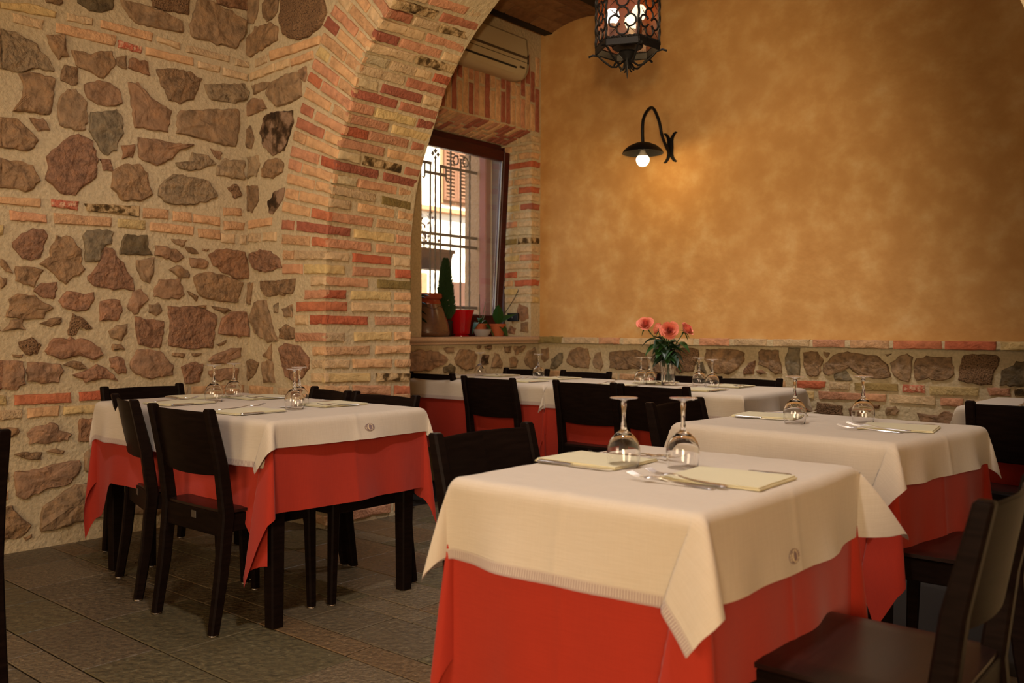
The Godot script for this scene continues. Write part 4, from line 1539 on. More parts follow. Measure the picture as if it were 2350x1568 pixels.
func build_air_conditioner() -> void:
	var a := thing("air_conditioner", "cream wall-mounted air conditioner under the ceiling beam over the window", "air conditioner", Vector3(WALL_X, 3.02, -4.975))
	var p := [Vector2(0.0, 0.02), Vector2(0.0, 0.32), Vector2(0.17, 0.32), Vector2(0.19, 0.30), Vector2(0.205, 0.18), Vector2(0.205, 0.11), Vector2(0.195, 0.06), Vector2(0.17, 0.025), Vector2(0.13, 0.005), Vector2(0.08, 0.0)]
	put("housing", one(func(b: Mb): b.plate(p, -0.42, 0.42), 30.0), M.cream, a)
	put("front_groove", one(func(b: Mb): b.box(Vector3(0.2035, 0.155, 0), Vector3(0.006, 0.02, 0.835), 0.001)), M.dull_metal, a)
	put("outlet_slot", one(func(b: Mb): b.box(Vector3(0.196, 0.062, 0.03), Vector3(0.012, 0.012, 0.62), 0.001)), M.cream_dark, a)
	put("outlet_flap", one(func(b: Mb): b.box(Vector3(0.186, 0.038, 0.03), Vector3(0.012, 0.04, 0.62), 0.002, Basis(Vector3(0, 0, 1), -0.55))), M.cream, a)
	put("lower_seam", one(func(b: Mb): b.box(Vector3(0.206, 0.118, 0), Vector3(0.002, 0.004, 0.835), 0.0005)), M.cream_dark, a)
	put("display", one(func(b: Mb): b.box(Vector3(0.2, 0.075, -0.345), Vector3(0.006, 0.016, 0.06), 0.001)), M.dull_metal, a)
	put("end_cap", one(func(b: Mb): b.plate(p, -0.424, -0.40), 30.0), M.cream, a)

func build_sill_things() -> void:
	var y := 1.03
	# big jar
	var v := thing("ceramic_jar", "squat brown glazed jar with carved criss-cross grooves and a reddish collar on the sill", "jar", Vector3(-4.76, y, -4.66))
	var prof := func(h: float) -> float:
		return [0.155, 0.165, 0.163, 0.152, 0.138, 0.123, 0.108, 0.098][clampi(int(h), 0, 7)]
	put("body", one(func(b: Mb): b.lathe([Vector2(0.14, 0.0), Vector2(0.158, 0.012), Vector2(0.162, 0.035), Vector2(0.155, 0.08), Vector2(0.142, 0.125), Vector2(0.126, 0.17), Vector2(0.110, 0.21), Vector2(0.098, 0.24)], 40), 50.0), M.vase_brown, v)
	var grooves := Mb.new()
	for k in 9:
		var path := []
		for i in 41:
			var t := TAU * i / 40.0
			var h := 0.045 + 0.021 * k + 0.011 * sin(t * 5.0 + k * 1.9)
			var r := lerpf(0.162, 0.098, clampf((h - 0.03) / 0.21, 0.0, 1.0)) + 0.0022 * sin(clampf((h - 0.03) / 0.21, 0.0, 1.0) * PI) + 0.001
			path.append(Vector3(cos(t) * r, h, sin(t) * r))
		grooves.tube(path, 0.0022, 5)
	put("carved_groove", grooves.mesh(60.0), M.groove, v)
	put("collar", one(func(b: Mb): b.lathe([Vector2(0.096, 0.238), Vector2(0.098, 0.25), Vector2(0.09, 0.27), Vector2(0.097, 0.278), Vector2(0.105, 0.285), Vector2(0.105, 0.312), Vector2(0.098, 0.318), Vector2(0.088, 0.316), Vector2(0.085, 0.25)], 36), 50.0), M.vase_neck, v)
	# trailing plant behind the jar, at the arch
	var ivy := thing("trailing_plant", "dark trailing houseplant half hidden behind the brick arch beside the jar", "plant", Vector3(-4.72, y, -4.40))
	put("pot", one(func(b: Mb): b.lathe([Vector2(0.05, 0.0), Vector2(0.07, 0.12), Vector2(0.074, 0.125), Vector2(0.066, 0.125), Vector2(0.06, 0.1)], 20), 50.0), M.black_pot, ivy)
	for k in 14:
		var d := Vector3(rng.randf() - 0.5, 0.2 + rng.randf() * 0.7, -rng.randf() * 0.9).normalized()
		var tip := Vector3(0, 0.12, 0) + d * (0.07 + rng.randf() * 0.13)
		var st := put("stem", one(func(b: Mb): b.tube([Vector3(0, 0.1, 0), Vector3(0, 0.12, 0).lerp(tip, 0.5) + Vector3(0, 0.02, 0), tip], 0.0025, 5)), M.plant_stem, ivy)
		put("leaf", one(func(b: Mb): leaf_shape(b, tip, d + Vector3(0, -0.5, 0), 0.07 + rng.randf() * 0.04, 0.05, 0.5)), M.leaf_dark, st)
	# little cypress
	var cy := thing("potted_cypress", "small pointed cypress in a black pot on the window sill", "plant", Vector3(-4.76, y, -4.845))
	put("pot", one(func(b: Mb): b.lathe([Vector2(0.042, 0.0), Vector2(0.052, 0.1), Vector2(0.056, 0.1), Vector2(0.056, 0.118), Vector2(0.05, 0.118), Vector2(0.048, 0.09)], 20), 50.0), M.black_pot, cy)
	put("trunk", one(func(b: Mb): b.tube([Vector3(0, 0.09, 0), Vector3(0.003, 0.3, 0), Vector3(0, 0.5, 0)], 0.006, 6, 0.002)), M.twig, cy)
	var needles := Mb.new()
	for k in 4200:
		var t := rng.randf()
		var r := 0.076 * pow(1.0 - t, 0.55) * minf(1.0, 0.55 + t * 4.0)
		var a := rng.randf() * TAU
		var q := sqrt(rng.randf())
		var p := Vector3(cos(a) * r * q, 0.13 + t * 0.44, sin(a) * r * q)
		var d := Vector3(cos(a) * 0.5, 0.9, sin(a) * 0.5).normalized()
		needles.tube([p, p + d * 0.03], 0.0028, 3, 0.0008)
	put("foliage", needles.mesh(180.0), M.conifer, cy).set_meta("kind", "stuff")
	# red glass
	var rg := thing("red_glass_vase", "flared red glass vase in the middle of the window sill", "vase", Vector3(-4.74, y, -5.0))
	put("bowl", one(func(b: Mb): b.lathe([Vector2(0.05, 0.018), Vector2(0.062, 0.022), Vector2(0.068, 0.06), Vector2(0.074, 0.12), Vector2(0.086, 0.17), Vector2(0.098, 0.203), Vector2(0.094, 0.203), Vector2(0.08, 0.165), Vector2(0.068, 0.115), Vector2(0.06, 0.03)], 32), 50.0), M.red_glass, rg)
	put("foot", one(func(b: Mb): b.lathe([Vector2(0.062, 0.0), Vector2(0.062, 0.006), Vector2(0.05, 0.012), Vector2(0.048, 0.02)], 28), 50.0), M.red_glass, rg)
	# milk-glass bowl
	var bw := thing("small_glass_bowl", "small frosted glass bowl standing on the window sill beside the orchid", "bowl", Vector3(-4.70, y, -5.19))
	put("bowl", one(func(b: Mb): b.lathe([Vector2(0.04, 0.0), Vector2(0.048, 0.004), Vector2(0.064, 0.03), Vector2(0.074, 0.056), Vector2(0.07, 0.056), Vector2(0.058, 0.028), Vector2(0.04, 0.012)], 28), 50.0), M.milk_glass, bw)
	# orchids
	var spots := [[-4.78, -5.255, 0.052, "potted orchid with drooping leaves in a terracotta pot behind the glass bowl"], [-4.74, -5.42, 0.062, "potted orchid with broad upright leaves and a bare flower stem at the sill's end"]]
	for k in 2:
		var s: Array = spots[k]
		var o := thing("potted_orchid", s[3], "plant", Vector3(s[0], y, s[1]))
		var r: float = s[2]
		put("pot", one(func(b: Mb): b.lathe([Vector2(r * 0.72, 0.0), Vector2(r * 0.98, 0.082), Vector2(r * 1.08, 0.084), Vector2(r * 1.1, 0.1), Vector2(r * 0.98, 0.1), Vector2(r * 0.9, 0.07)], 24), 50.0), M.terracotta, o)
		var leaves := [[Vector3(0.3, 0.8, 0.9), 0.2, 0.05, 1.0], [Vector3(0.2, 0.9, 0.3), 0.2, 0.05, 0.8], [Vector3(-0.1, 0.9, -0.6), 0.2, 0.05, 0.9], [Vector3(0.9, 0.6, -0.2), 0.17, 0.055, 1.3]] if k == 0 else [[Vector3(0.5, 1.6, 0.5), 0.2, 0.09, 0.1], [Vector3(0.1, 0.55, -0.9), 0.25, 0.095, 0.15], [Vector3(0.9, 0.25, 0.1), 0.13, 0.07, 1.2]]
		for q in leaves:
			put("leaf", one(func(b: Mb): leaf_shape(b, Vector3(0, 0.09, 0), q[0], q[1], q[2], q[3])), M.leaf, o)
		if k == 0:
			for d in [Vector3(0.02, 0.33, 0.03), Vector3(0.01, 0.27, -0.05), Vector3(-0.02, 0.2, -0.09)]:
				put("flower_stem", one(func(b: Mb): b.tube([Vector3(0, 0.09, 0), d * 0.6 + Vector3(0, 0.02, 0), d], 0.0025, 5)), M.plant_stem, o)
		else:
			put("flower_stem", one(func(b: Mb):
				b.tube([Vector3(0, 0.09, -0.02), Vector3(0, 0.2, -0.10), Vector3(0, 0.30, -0.2), Vector3(0, 0.40, -0.275)], 0.003, 5)
				b.tube([Vector3(0, 0.34, -0.24), Vector3(0.005, 0.355, -0.28), Vector3(0.01, 0.345, -0.3)], 0.002, 5)
				b.lathe([Vector2(0.001, -0.008), Vector2(0.006, 0.0), Vector2(0.001, 0.009)], 8, Vector3(0.01, 0.342, -0.302))
				b.lathe([Vector2(0.001, -0.008), Vector2(0.006, 0.0), Vector2(0.001, 0.009)], 8, Vector3(0, 0.402, -0.277))), M.twig, o)
	# dark switch box on the window's reveal
	var sw := thing("switch_box", "small black switch box fixed to the window reveal behind the orchid", "switch", Vector3(-4.78, 1.155, -5.672))
	put("cover", one(func(b: Mb): b.box(Vector3(0, 0.033, 0.012), Vector3(0.115, 0.068, 0.024), 0.004)), M.black_pot, sw)
	put("button", one(func(b: Mb): b.box(Vector3(0, 0.03, 0.026), Vector3(0.014, 0.012, 0.004), 0.001)), M.dull_metal, sw)

# ---------------------------------------------------------------- what stands on the tables
const SET_Y := TOP + 0.0068

func make_glass() -> Node3D:
	var g := thing("wine_glass", "", "wine glass", Vector3.ZERO, 0.0, "upturned wine glasses")
	put("bowl", one(func(b: Mb): b.lathe([Vector2(0.0008, 0.0785), Vector2(0.008, 0.078), Vector2(0.0168, 0.0755), Vector2(0.0254, 0.0685), Vector2(0.0328, 0.058), Vector2(0.0373, 0.0453), Vector2(0.0383, 0.032), Vector2(0.037, 0.0182), Vector2(0.0341, 0.0042), Vector2(0.0324, 0.0), Vector2(0.0335, -0.0004), Vector2(0.0352, 0.004), Vector2(0.0382, 0.018), Vector2(0.0395, 0.032), Vector2(0.0385, 0.046), Vector2(0.034, 0.06), Vector2(0.0265, 0.071), Vector2(0.018, 0.079), Vector2(0.0105, 0.0845), Vector2(0.0008, 0.085)], 40), 70.0), M.wine, g)
	put("stem", one(func(b: Mb): b.lathe([Vector2(0.001, 0.0846), Vector2(0.0098, 0.0848), Vector2(0.0075, 0.089), Vector2(0.0062, 0.096), Vector2(0.0068, 0.1), Vector2(0.0048, 0.106), Vector2(0.0042, 0.118), Vector2(0.0046, 0.132), Vector2(0.0062, 0.143), Vector2(0.0066, 0.15), Vector2(0.005, 0.1545)], 28), 60.0), M.stem_glass, g)
	put("foot", one(func(b: Mb): b.lathe([Vector2(0.005, 0.1545), Vector2(0.012, 0.158), Vector2(0.0315, 0.1615), Vector2(0.033, 0.1628), Vector2(0.0315, 0.164), Vector2(0.001, 0.1635)], 36), 60.0), M.foot_glass, g)
	return g

func bent(b: Mb, handle: float) -> void:
	for i in b.v.size():
		var p := b.v[i]
		var t := p.z
		var y := 0.007 * exp(-pow((t - 0.035) / 0.03, 2.0)) + (0.012 * pow(clampf((t - 0.05) / 0.05, 0.0, 1.0), 2.0) if handle > 0 else 0.0) - 0.003 * clampf((t + 0.02) / -0.08, 0.0, 1.0)
		b.v[i].y += y + 0.0025

func make_fork() -> MeshInstance3D:
	var b := Mb.new()
	var half := [Vector2(0.0, -0.1), Vector2(0.006, -0.099), Vector2(0.0095, -0.09), Vector2(0.008, -0.06), Vector2(0.004, -0.01), Vector2(0.003, 0.02), Vector2(0.005, 0.038), Vector2(0.011, 0.05), Vector2(0.0118, 0.06)]
	for k in half.size() - 1:
		var p: Vector2 = half[k]
		var q: Vector2 = half[k + 1]
		for i in 4:
			var z0 := lerpf(p.y, q.y, i / 4.0)
			var z1 := lerpf(p.y, q.y, (i + 1) / 4.0)
			var w0 := maxf(0.0005, lerpf(p.x, q.x, i / 4.0))
			var w1 := lerpf(p.x, q.x, (i + 1) / 4.0)
			b.loft([PackedVector3Array([Vector3(-w0, 0, z0), Vector3(w0, 0, z0), Vector3(w0 * 0.8, 0.0022, z0), Vector3(-w0 * 0.8, 0.0022, z0)]), PackedVector3Array([Vector3(-w1, 0, z1), Vector3(w1, 0, z1), Vector3(w1 * 0.8, 0.0022, z1), Vector3(-w1 * 0.8, 0.0022, z1)])], k == 0 and i == 0, k == half.size() - 2 and i == 3)
	for t in 4:
		var x := -0.0098 + 0.00653 * t
		for i in 5:
			var z0 := 0.058 + 0.0088 * i
			var w := 0.0018 - 0.00018 * i
			b.box(Vector3(x, 0.0011, z0 + 0.0044), Vector3(w * 1.7, 0.0022, 0.0092), 0.0004)
	bent(b, 1.0)
	return put("fork", b.mesh(50.0), M.metal)

func make_knife() -> Node3D:
	var k := thing("table_knife", "", "knife", Vector3.ZERO, 0.0, "table knives")
	put("blade", one(func(b: Mb):
		var o := [Vector2(-0.007, -0.01), Vector2(-0.009, 0.03), Vector2(-0.0095, 0.08), Vector2(-0.006, 0.1), Vector2(0.002, 0.108), Vector2(0.006, 0.1), Vector2(0.006, -0.01)]
		b.plate(o, -0.0012, 0.0)
		b.move(Transform3D(Basis(Vector3(1, 0, 0), PI / 2.0), Vector3(0, 0.0016, 0)))), M.metal, k)
	put("handle", one(func(b: Mb):
		var rings := []
		for q in [[-0.105, 0.005, 0.003], [-0.1, 0.0095, 0.0045], [-0.06, 0.0085, 0.004], [-0.02, 0.0062, 0.0035], [-0.006, 0.0064, 0.0025]]:
			var r := PackedVector3Array()
			for i in 10:
				r.append(Vector3(cos(TAU * i / 10.0) * q[1], 0.0045 + sin(TAU * i / 10.0) * q[2], q[0]))
			rings.append(r)
		b.loft(rings)), M.metal, k)
	return k

func make_napkin(seed_: float) -> Mesh:
	var b := Mb.new()
	slab(b, Vector3(-0.098, 0.0035 + seed_ * 0.0, 0.115), Vector3(0.196, 0, 0), Vector3(0, 0, -0.23), 0.003, 0.02, 0.0015)
	slab(b, Vector3(-0.094, 0.0068, 0.113), Vector3(0.19, 0, 0), Vector3(0, 0, -0.225), 0.0026, 0.016, 0.003)
	var turned := Transform3D(Basis(Vector3(0, 1, 0), 0.02), Vector3(0.001, 0, 0.001))
	b.move(turned)
	return b.mesh(60.0)

# facing: the way the diner looks, in degrees, 0 towards the camera's side (+z)
func build_table_things() -> void:
	var glass0 := make_glass()
	var fork0 := make_fork()
	var knife0 := make_knife()
	var napkin_mesh := make_napkin(0.0)
	var settings := [
		[-1.265, -1.815, 90.0, "at the far end of the closest table", 2],
		[-0.895, -1.785, -90.0, "at the chair end of the closest table", 2],
		[-1.44, -3.20, 97.0, "at the glass-side end of the second table", 1],
		[-0.94, -3.10, -83.0, "at the right end of the second table", 2],
		[-3.60, -2.03, 180.0, "before the slanted near chair, stone wall table", 1],
		[-3.04, -1.995, 180.0, "at the front corner of the stone wall table", 1],
		[-3.62, -2.455, 0.0, "before the slanted far chair, stone wall table", 1],
		[-3.06, -2.43, 0.0, "at the arch corner of the stone wall table", 1],
		[-3.855, -2.27, 90.0, "before the end chair, stone wall table", 1],
		[-4.22, -4.36, 180.0, "at the back table, near side, first from arch", 1],
		[-3.58, -4.36, 180.0, "at the back table, near side, second from arch", 1],
		[-2.92, -4.37, 180.0, "at the back table, near side, third from arch", 1],
		[-2.36, -4.37, 180.0, "at the back table's right near corner", 1],
		[-4.15, -4.77, 0.0, "at the back table's window corner", 1],
		[-3.62, -4.77, 0.0, "at the back table, wall side, second from window", 1],
		[-2.88, -4.77, 0.0, "at the back table, wall side, left of roses", 1],
		[-2.38, -4.77, 0.0, "at the back table, wall side, right of roses", 1],
		[-0.70, -4.42, 180.0, "on the half-seen table by the ochre wall", 2],
	]
	var first := true
	for s in settings:
		var at := Vector3(s[0], SET_Y, s[1])
		var turn := deg_to_rad(s[2])
		var basis := Basis(Vector3(0, 1, 0), turn)
		var where: String = s[3]
		var nap := put("napkin", napkin_mesh, M.napkin)
		nap.position = at
		nap.rotation.y = turn + (rng.randf() - 0.5) * 0.05
		tag(nap, "folded pale linen napkin " + where, "napkin", "folded napkins")
		for k in int(s[4]):
			# the diner's left hand is at +x when looking along +z
			var p: Vector3 = at + basis * Vector3(0.104 + 0.03 * k, 0.0045 if k == 0 else 0.0, 0.045 + 0.02 * k)
			var label := ("outer fork of the pair " if k == 1 else ("inner fork of the pair " if s[4] == 2 else "steel fork beside the napkin ")) + where
			var f: MeshInstance3D = fork0 if first else fork0.duplicate()
			if not first:
				f.name = numbered("fork", self)
				add_child(f, true)
			first = false
			f.position = p
			f.rotation.y = turn + (-0.10 + 0.12 * k)
			tag(f, label, "fork", "table forks")
		var kp: Vector3 = at + basis * Vector3(-0.106, 0.0, 0.01)
		copy_of(knife0, "table_knife", "steel table knife along the napkin " + where, kp, turn + 0.02, "table knives")
	knife0.free()
	var glasses := [
		[-1.165, -1.785, "upturned wine glass on the closest table, the one nearer the far napkin"],
		[-1.055, -1.87, "upturned wine glass on the closest table, the one nearer the forks"],
		[-1.27, -3.03, "upturned wine glass on the second small table, before the arch-end napkin"],
		[-1.10, -3.22, "upturned wine glass on the second small table, behind the right-hand forks"],
		[-3.59, -2.19, "upturned wine glass on the stone wall table, leftmost of four"],
		[-3.70, -2.36, "upturned wine glass on the stone wall table, second from the wall end"],
		[-3.0, -2.19, "upturned wine glass on the stone wall table, front one of the overlapping pair"],
		[-3.13, -2.31, "upturned wine glass on the stone wall table, rear one of the overlapping pair"],
		[-4.236, -4.66, "upturned wine glass on the back table, leftmost under the window sill"],
		[-3.737, -4.69, "upturned wine glass on the back table, standing alone between two far chairs"],
		[-2.87, -4.58, "upturned wine glass on the back table, left one of the pair beside the roses"],
		[-2.835, -4.62, "upturned wine glass on the back table, right one of the pair beside the roses"],
		[-2.56, -4.72, "upturned wine glass on the back table right of the roses, rear of the pair"],
		[-2.37, -4.52, "upturned wine glass on the back table right of the roses, front of the pair"],
	]
	for k in glasses.size():
		var q: Array = glasses[k]
		copy_of(glass0, "wine_glass", q[2], Vector3(q[0], SET_Y, q[1]), rng.randf() * 6.0, "upturned wine glasses")
	glass0.free()
	var card := put("paper_card", one(func(b: Mb): b.box(Vector3.ZERO, Vector3(0.05, 0.0012, 0.03), 0.0003)), M.card)
	card.position = Vector3(-3.10, SET_Y + 0.002, -2.22)
	card.rotation.y = 0.5
	tag(card, "small white paper slip beside the overlapping wine glasses", "card")
	# glass vase of roses
	var at := Vector3(-2.72, SET_Y, -4.64)
	var v := thing("flower_vase", "tall fluted clear glass vase holding roses on the back table", "vase", at)
	var rings := []
	for q in [[0.0005, 0.016], [0.034, 0.016], [0.0385, 0.08], [0.0445, 0.16], [0.0508, 0.214], [0.054, 0.215], [0.048, 0.16], [0.042, 0.08], [0.0385, 0.01], [0.038, 0.001], [0.0005, 0.001]]:
		var r := PackedVector3Array()
		for i in 60:
			var rad: float = q[0] * (1.0 + 0.03 * cos(TAU * i / 60.0 * 12.0))
			r.append(Vector3(cos(TAU * i / 60.0) * rad, q[1], sin(TAU * i / 60.0) * rad))
		rings.append(r)
	put("fluted_glass", one(func(b: Mb): b.loft(rings), 60.0), M.vase_glass, v)
	put("water", one(func(b: Mb): b.lathe([Vector2(0.001, 0.0695), Vector2(0.039, 0.0695), Vector2(0.039, 0.07), Vector2(0.001, 0.07)], 24), 60.0), M.pane, v)
	# head places measured from the vase's foot: right, up, towards the camera
	var right := Vector3(0.763, 0, -0.646)
	var ahead := Vector3(0.646, 0, 0.763)
	var roses := [
		[-0.135, 0.365, 0.0, 0.062, Vector3(-0.15, 0.6, 0.75), "pink rose held highest, outermost on the glasses' side"],
		[-0.062, 0.335, -0.02, 0.046, Vector3(-0.5, 0.3, -0.6), "half-closed pink rose turned away between two open ones"],
		[0.0, 0.325, 0.05, 0.070, Vector3(0.0, 0.25, 0.95), "large open pink rose facing the room in the middle of the bunch"],
		[0.115, 0.335, 0.0, 0.060, Vector3(0.55, 0.6, 0.45), "pink rose leaning out over the vase's plain-wall side"],
	]
	for q in roses:
		var head: Vector3 = right * q[0] + Vector3(0, q[1], 0) + ahead * q[2]
		var r := thing("rose", "", "rose", at, 0.0, "roses in the glass vase")
		tag(r, q[5], "rose", "roses in the glass vase")
		var foot := Vector3(-head.x * 0.12, 0.02, -head.z * 0.12)
		var neck := Vector3(head.x * 0.22, 0.2, head.z * 0.22)
		var fwd: Vector3 = (right * q[4].x + Vector3(0, q[4].y, 0) + ahead * q[4].z).normalized()
		var base: Vector3 = head - fwd * q[3] * 0.55
		var c := Curve3D.new()
		c.add_point(foot)
		c.add_point(neck, Vector3(0, -0.05, 0), Vector3(0, 0.05, 0))
		c.add_point(base, -fwd * 0.03)
		var path := []
		for k in 13:
			path.append(c.sample_baked(c.get_baked_length() * k / 12.0, true))
		put("stem", one(func(b: Mb): b.tube(path, 0.0032, 6)), M.plant_stem, r)
		var sx := fwd.cross(Vector3(0.2, 1, 0.1)).normalized()
		var sy := sx.cross(fwd).normalized()
		var turned := Transform3D(Basis(sx, fwd, -sy), head)
		var outer := Mb.new()
		var inner := Mb.new()
		var size: float = q[3]
		for p in 22:
			var ringk := p / 22.0
			var a := p * 2.4
			var open := 0.10 + 0.62 * ringk
			var pet := outer if p > 6 else inner
			var start := pet.v.size()
			var rad := size * (0.10 + 0.62 * ringk)
			var high := size * (0.95 - 0.30 * ringk)
			for j in 6:
				var t := j / 5.0
				for i in 7:
					var s := (i / 6.0 - 0.5) * 2.0
					var wide := (0.72 + 0.7 * (1.0 - ringk)) * sin(PI * (0.16 + 0.56 * t))
					var rr := rad * (0.25 + 0.75 * pow(t, 0.6)) * (1.0 + open * 0.45 * t * t) - s * s * rad * 0.1
					var y := -size * 0.5 + high * (t - open * 0.38 * t * t * t) - s * s * high * 0.11 * t + sin(s * 5.0 + p) * size * 0.02 * t
					pet.vert(turned * Vector3(cos(a + s * wide) * rr, y, sin(a + s * wide) * rr))
			for j in 5:
				for i in 6:
					var e := start + j * 7 + i
					pet.quad(e, e + 1, e + 8, e + 7)
		put("petals", outer.mesh(180.0), M.petal, r)
		put("heart", inner.mesh(180.0), M.petal_deep, r)
		put("sepals", one(func(b: Mb):
			for k in 5:
				var t := TAU * k / 5.0
				leaf_shape(b, base, turned.basis * Vector3(cos(t), 0.1, sin(t)), size * 0.75, 0.012, 0.6)), M.leaf, r)
		for k in 11:
			var t := 0.40 + 0.035 * k
			var p: Vector3 = c.sample_baked(c.get_baked_length() * minf(t, 0.86), true)
			var d := Vector3(cos(k * 2.3 + q[0] * 40.0), 0.1 + 0.25 * rng.randf(), sin(k * 2.3 + q[0] * 40.0))
			put("leaf", one(func(b: Mb): leaf_shape(b, p, d, 0.08 + rng.randf() * 0.03, 0.066, 0.75)), M.leaf if k % 3 == 0 else M.leaf_dark, r)

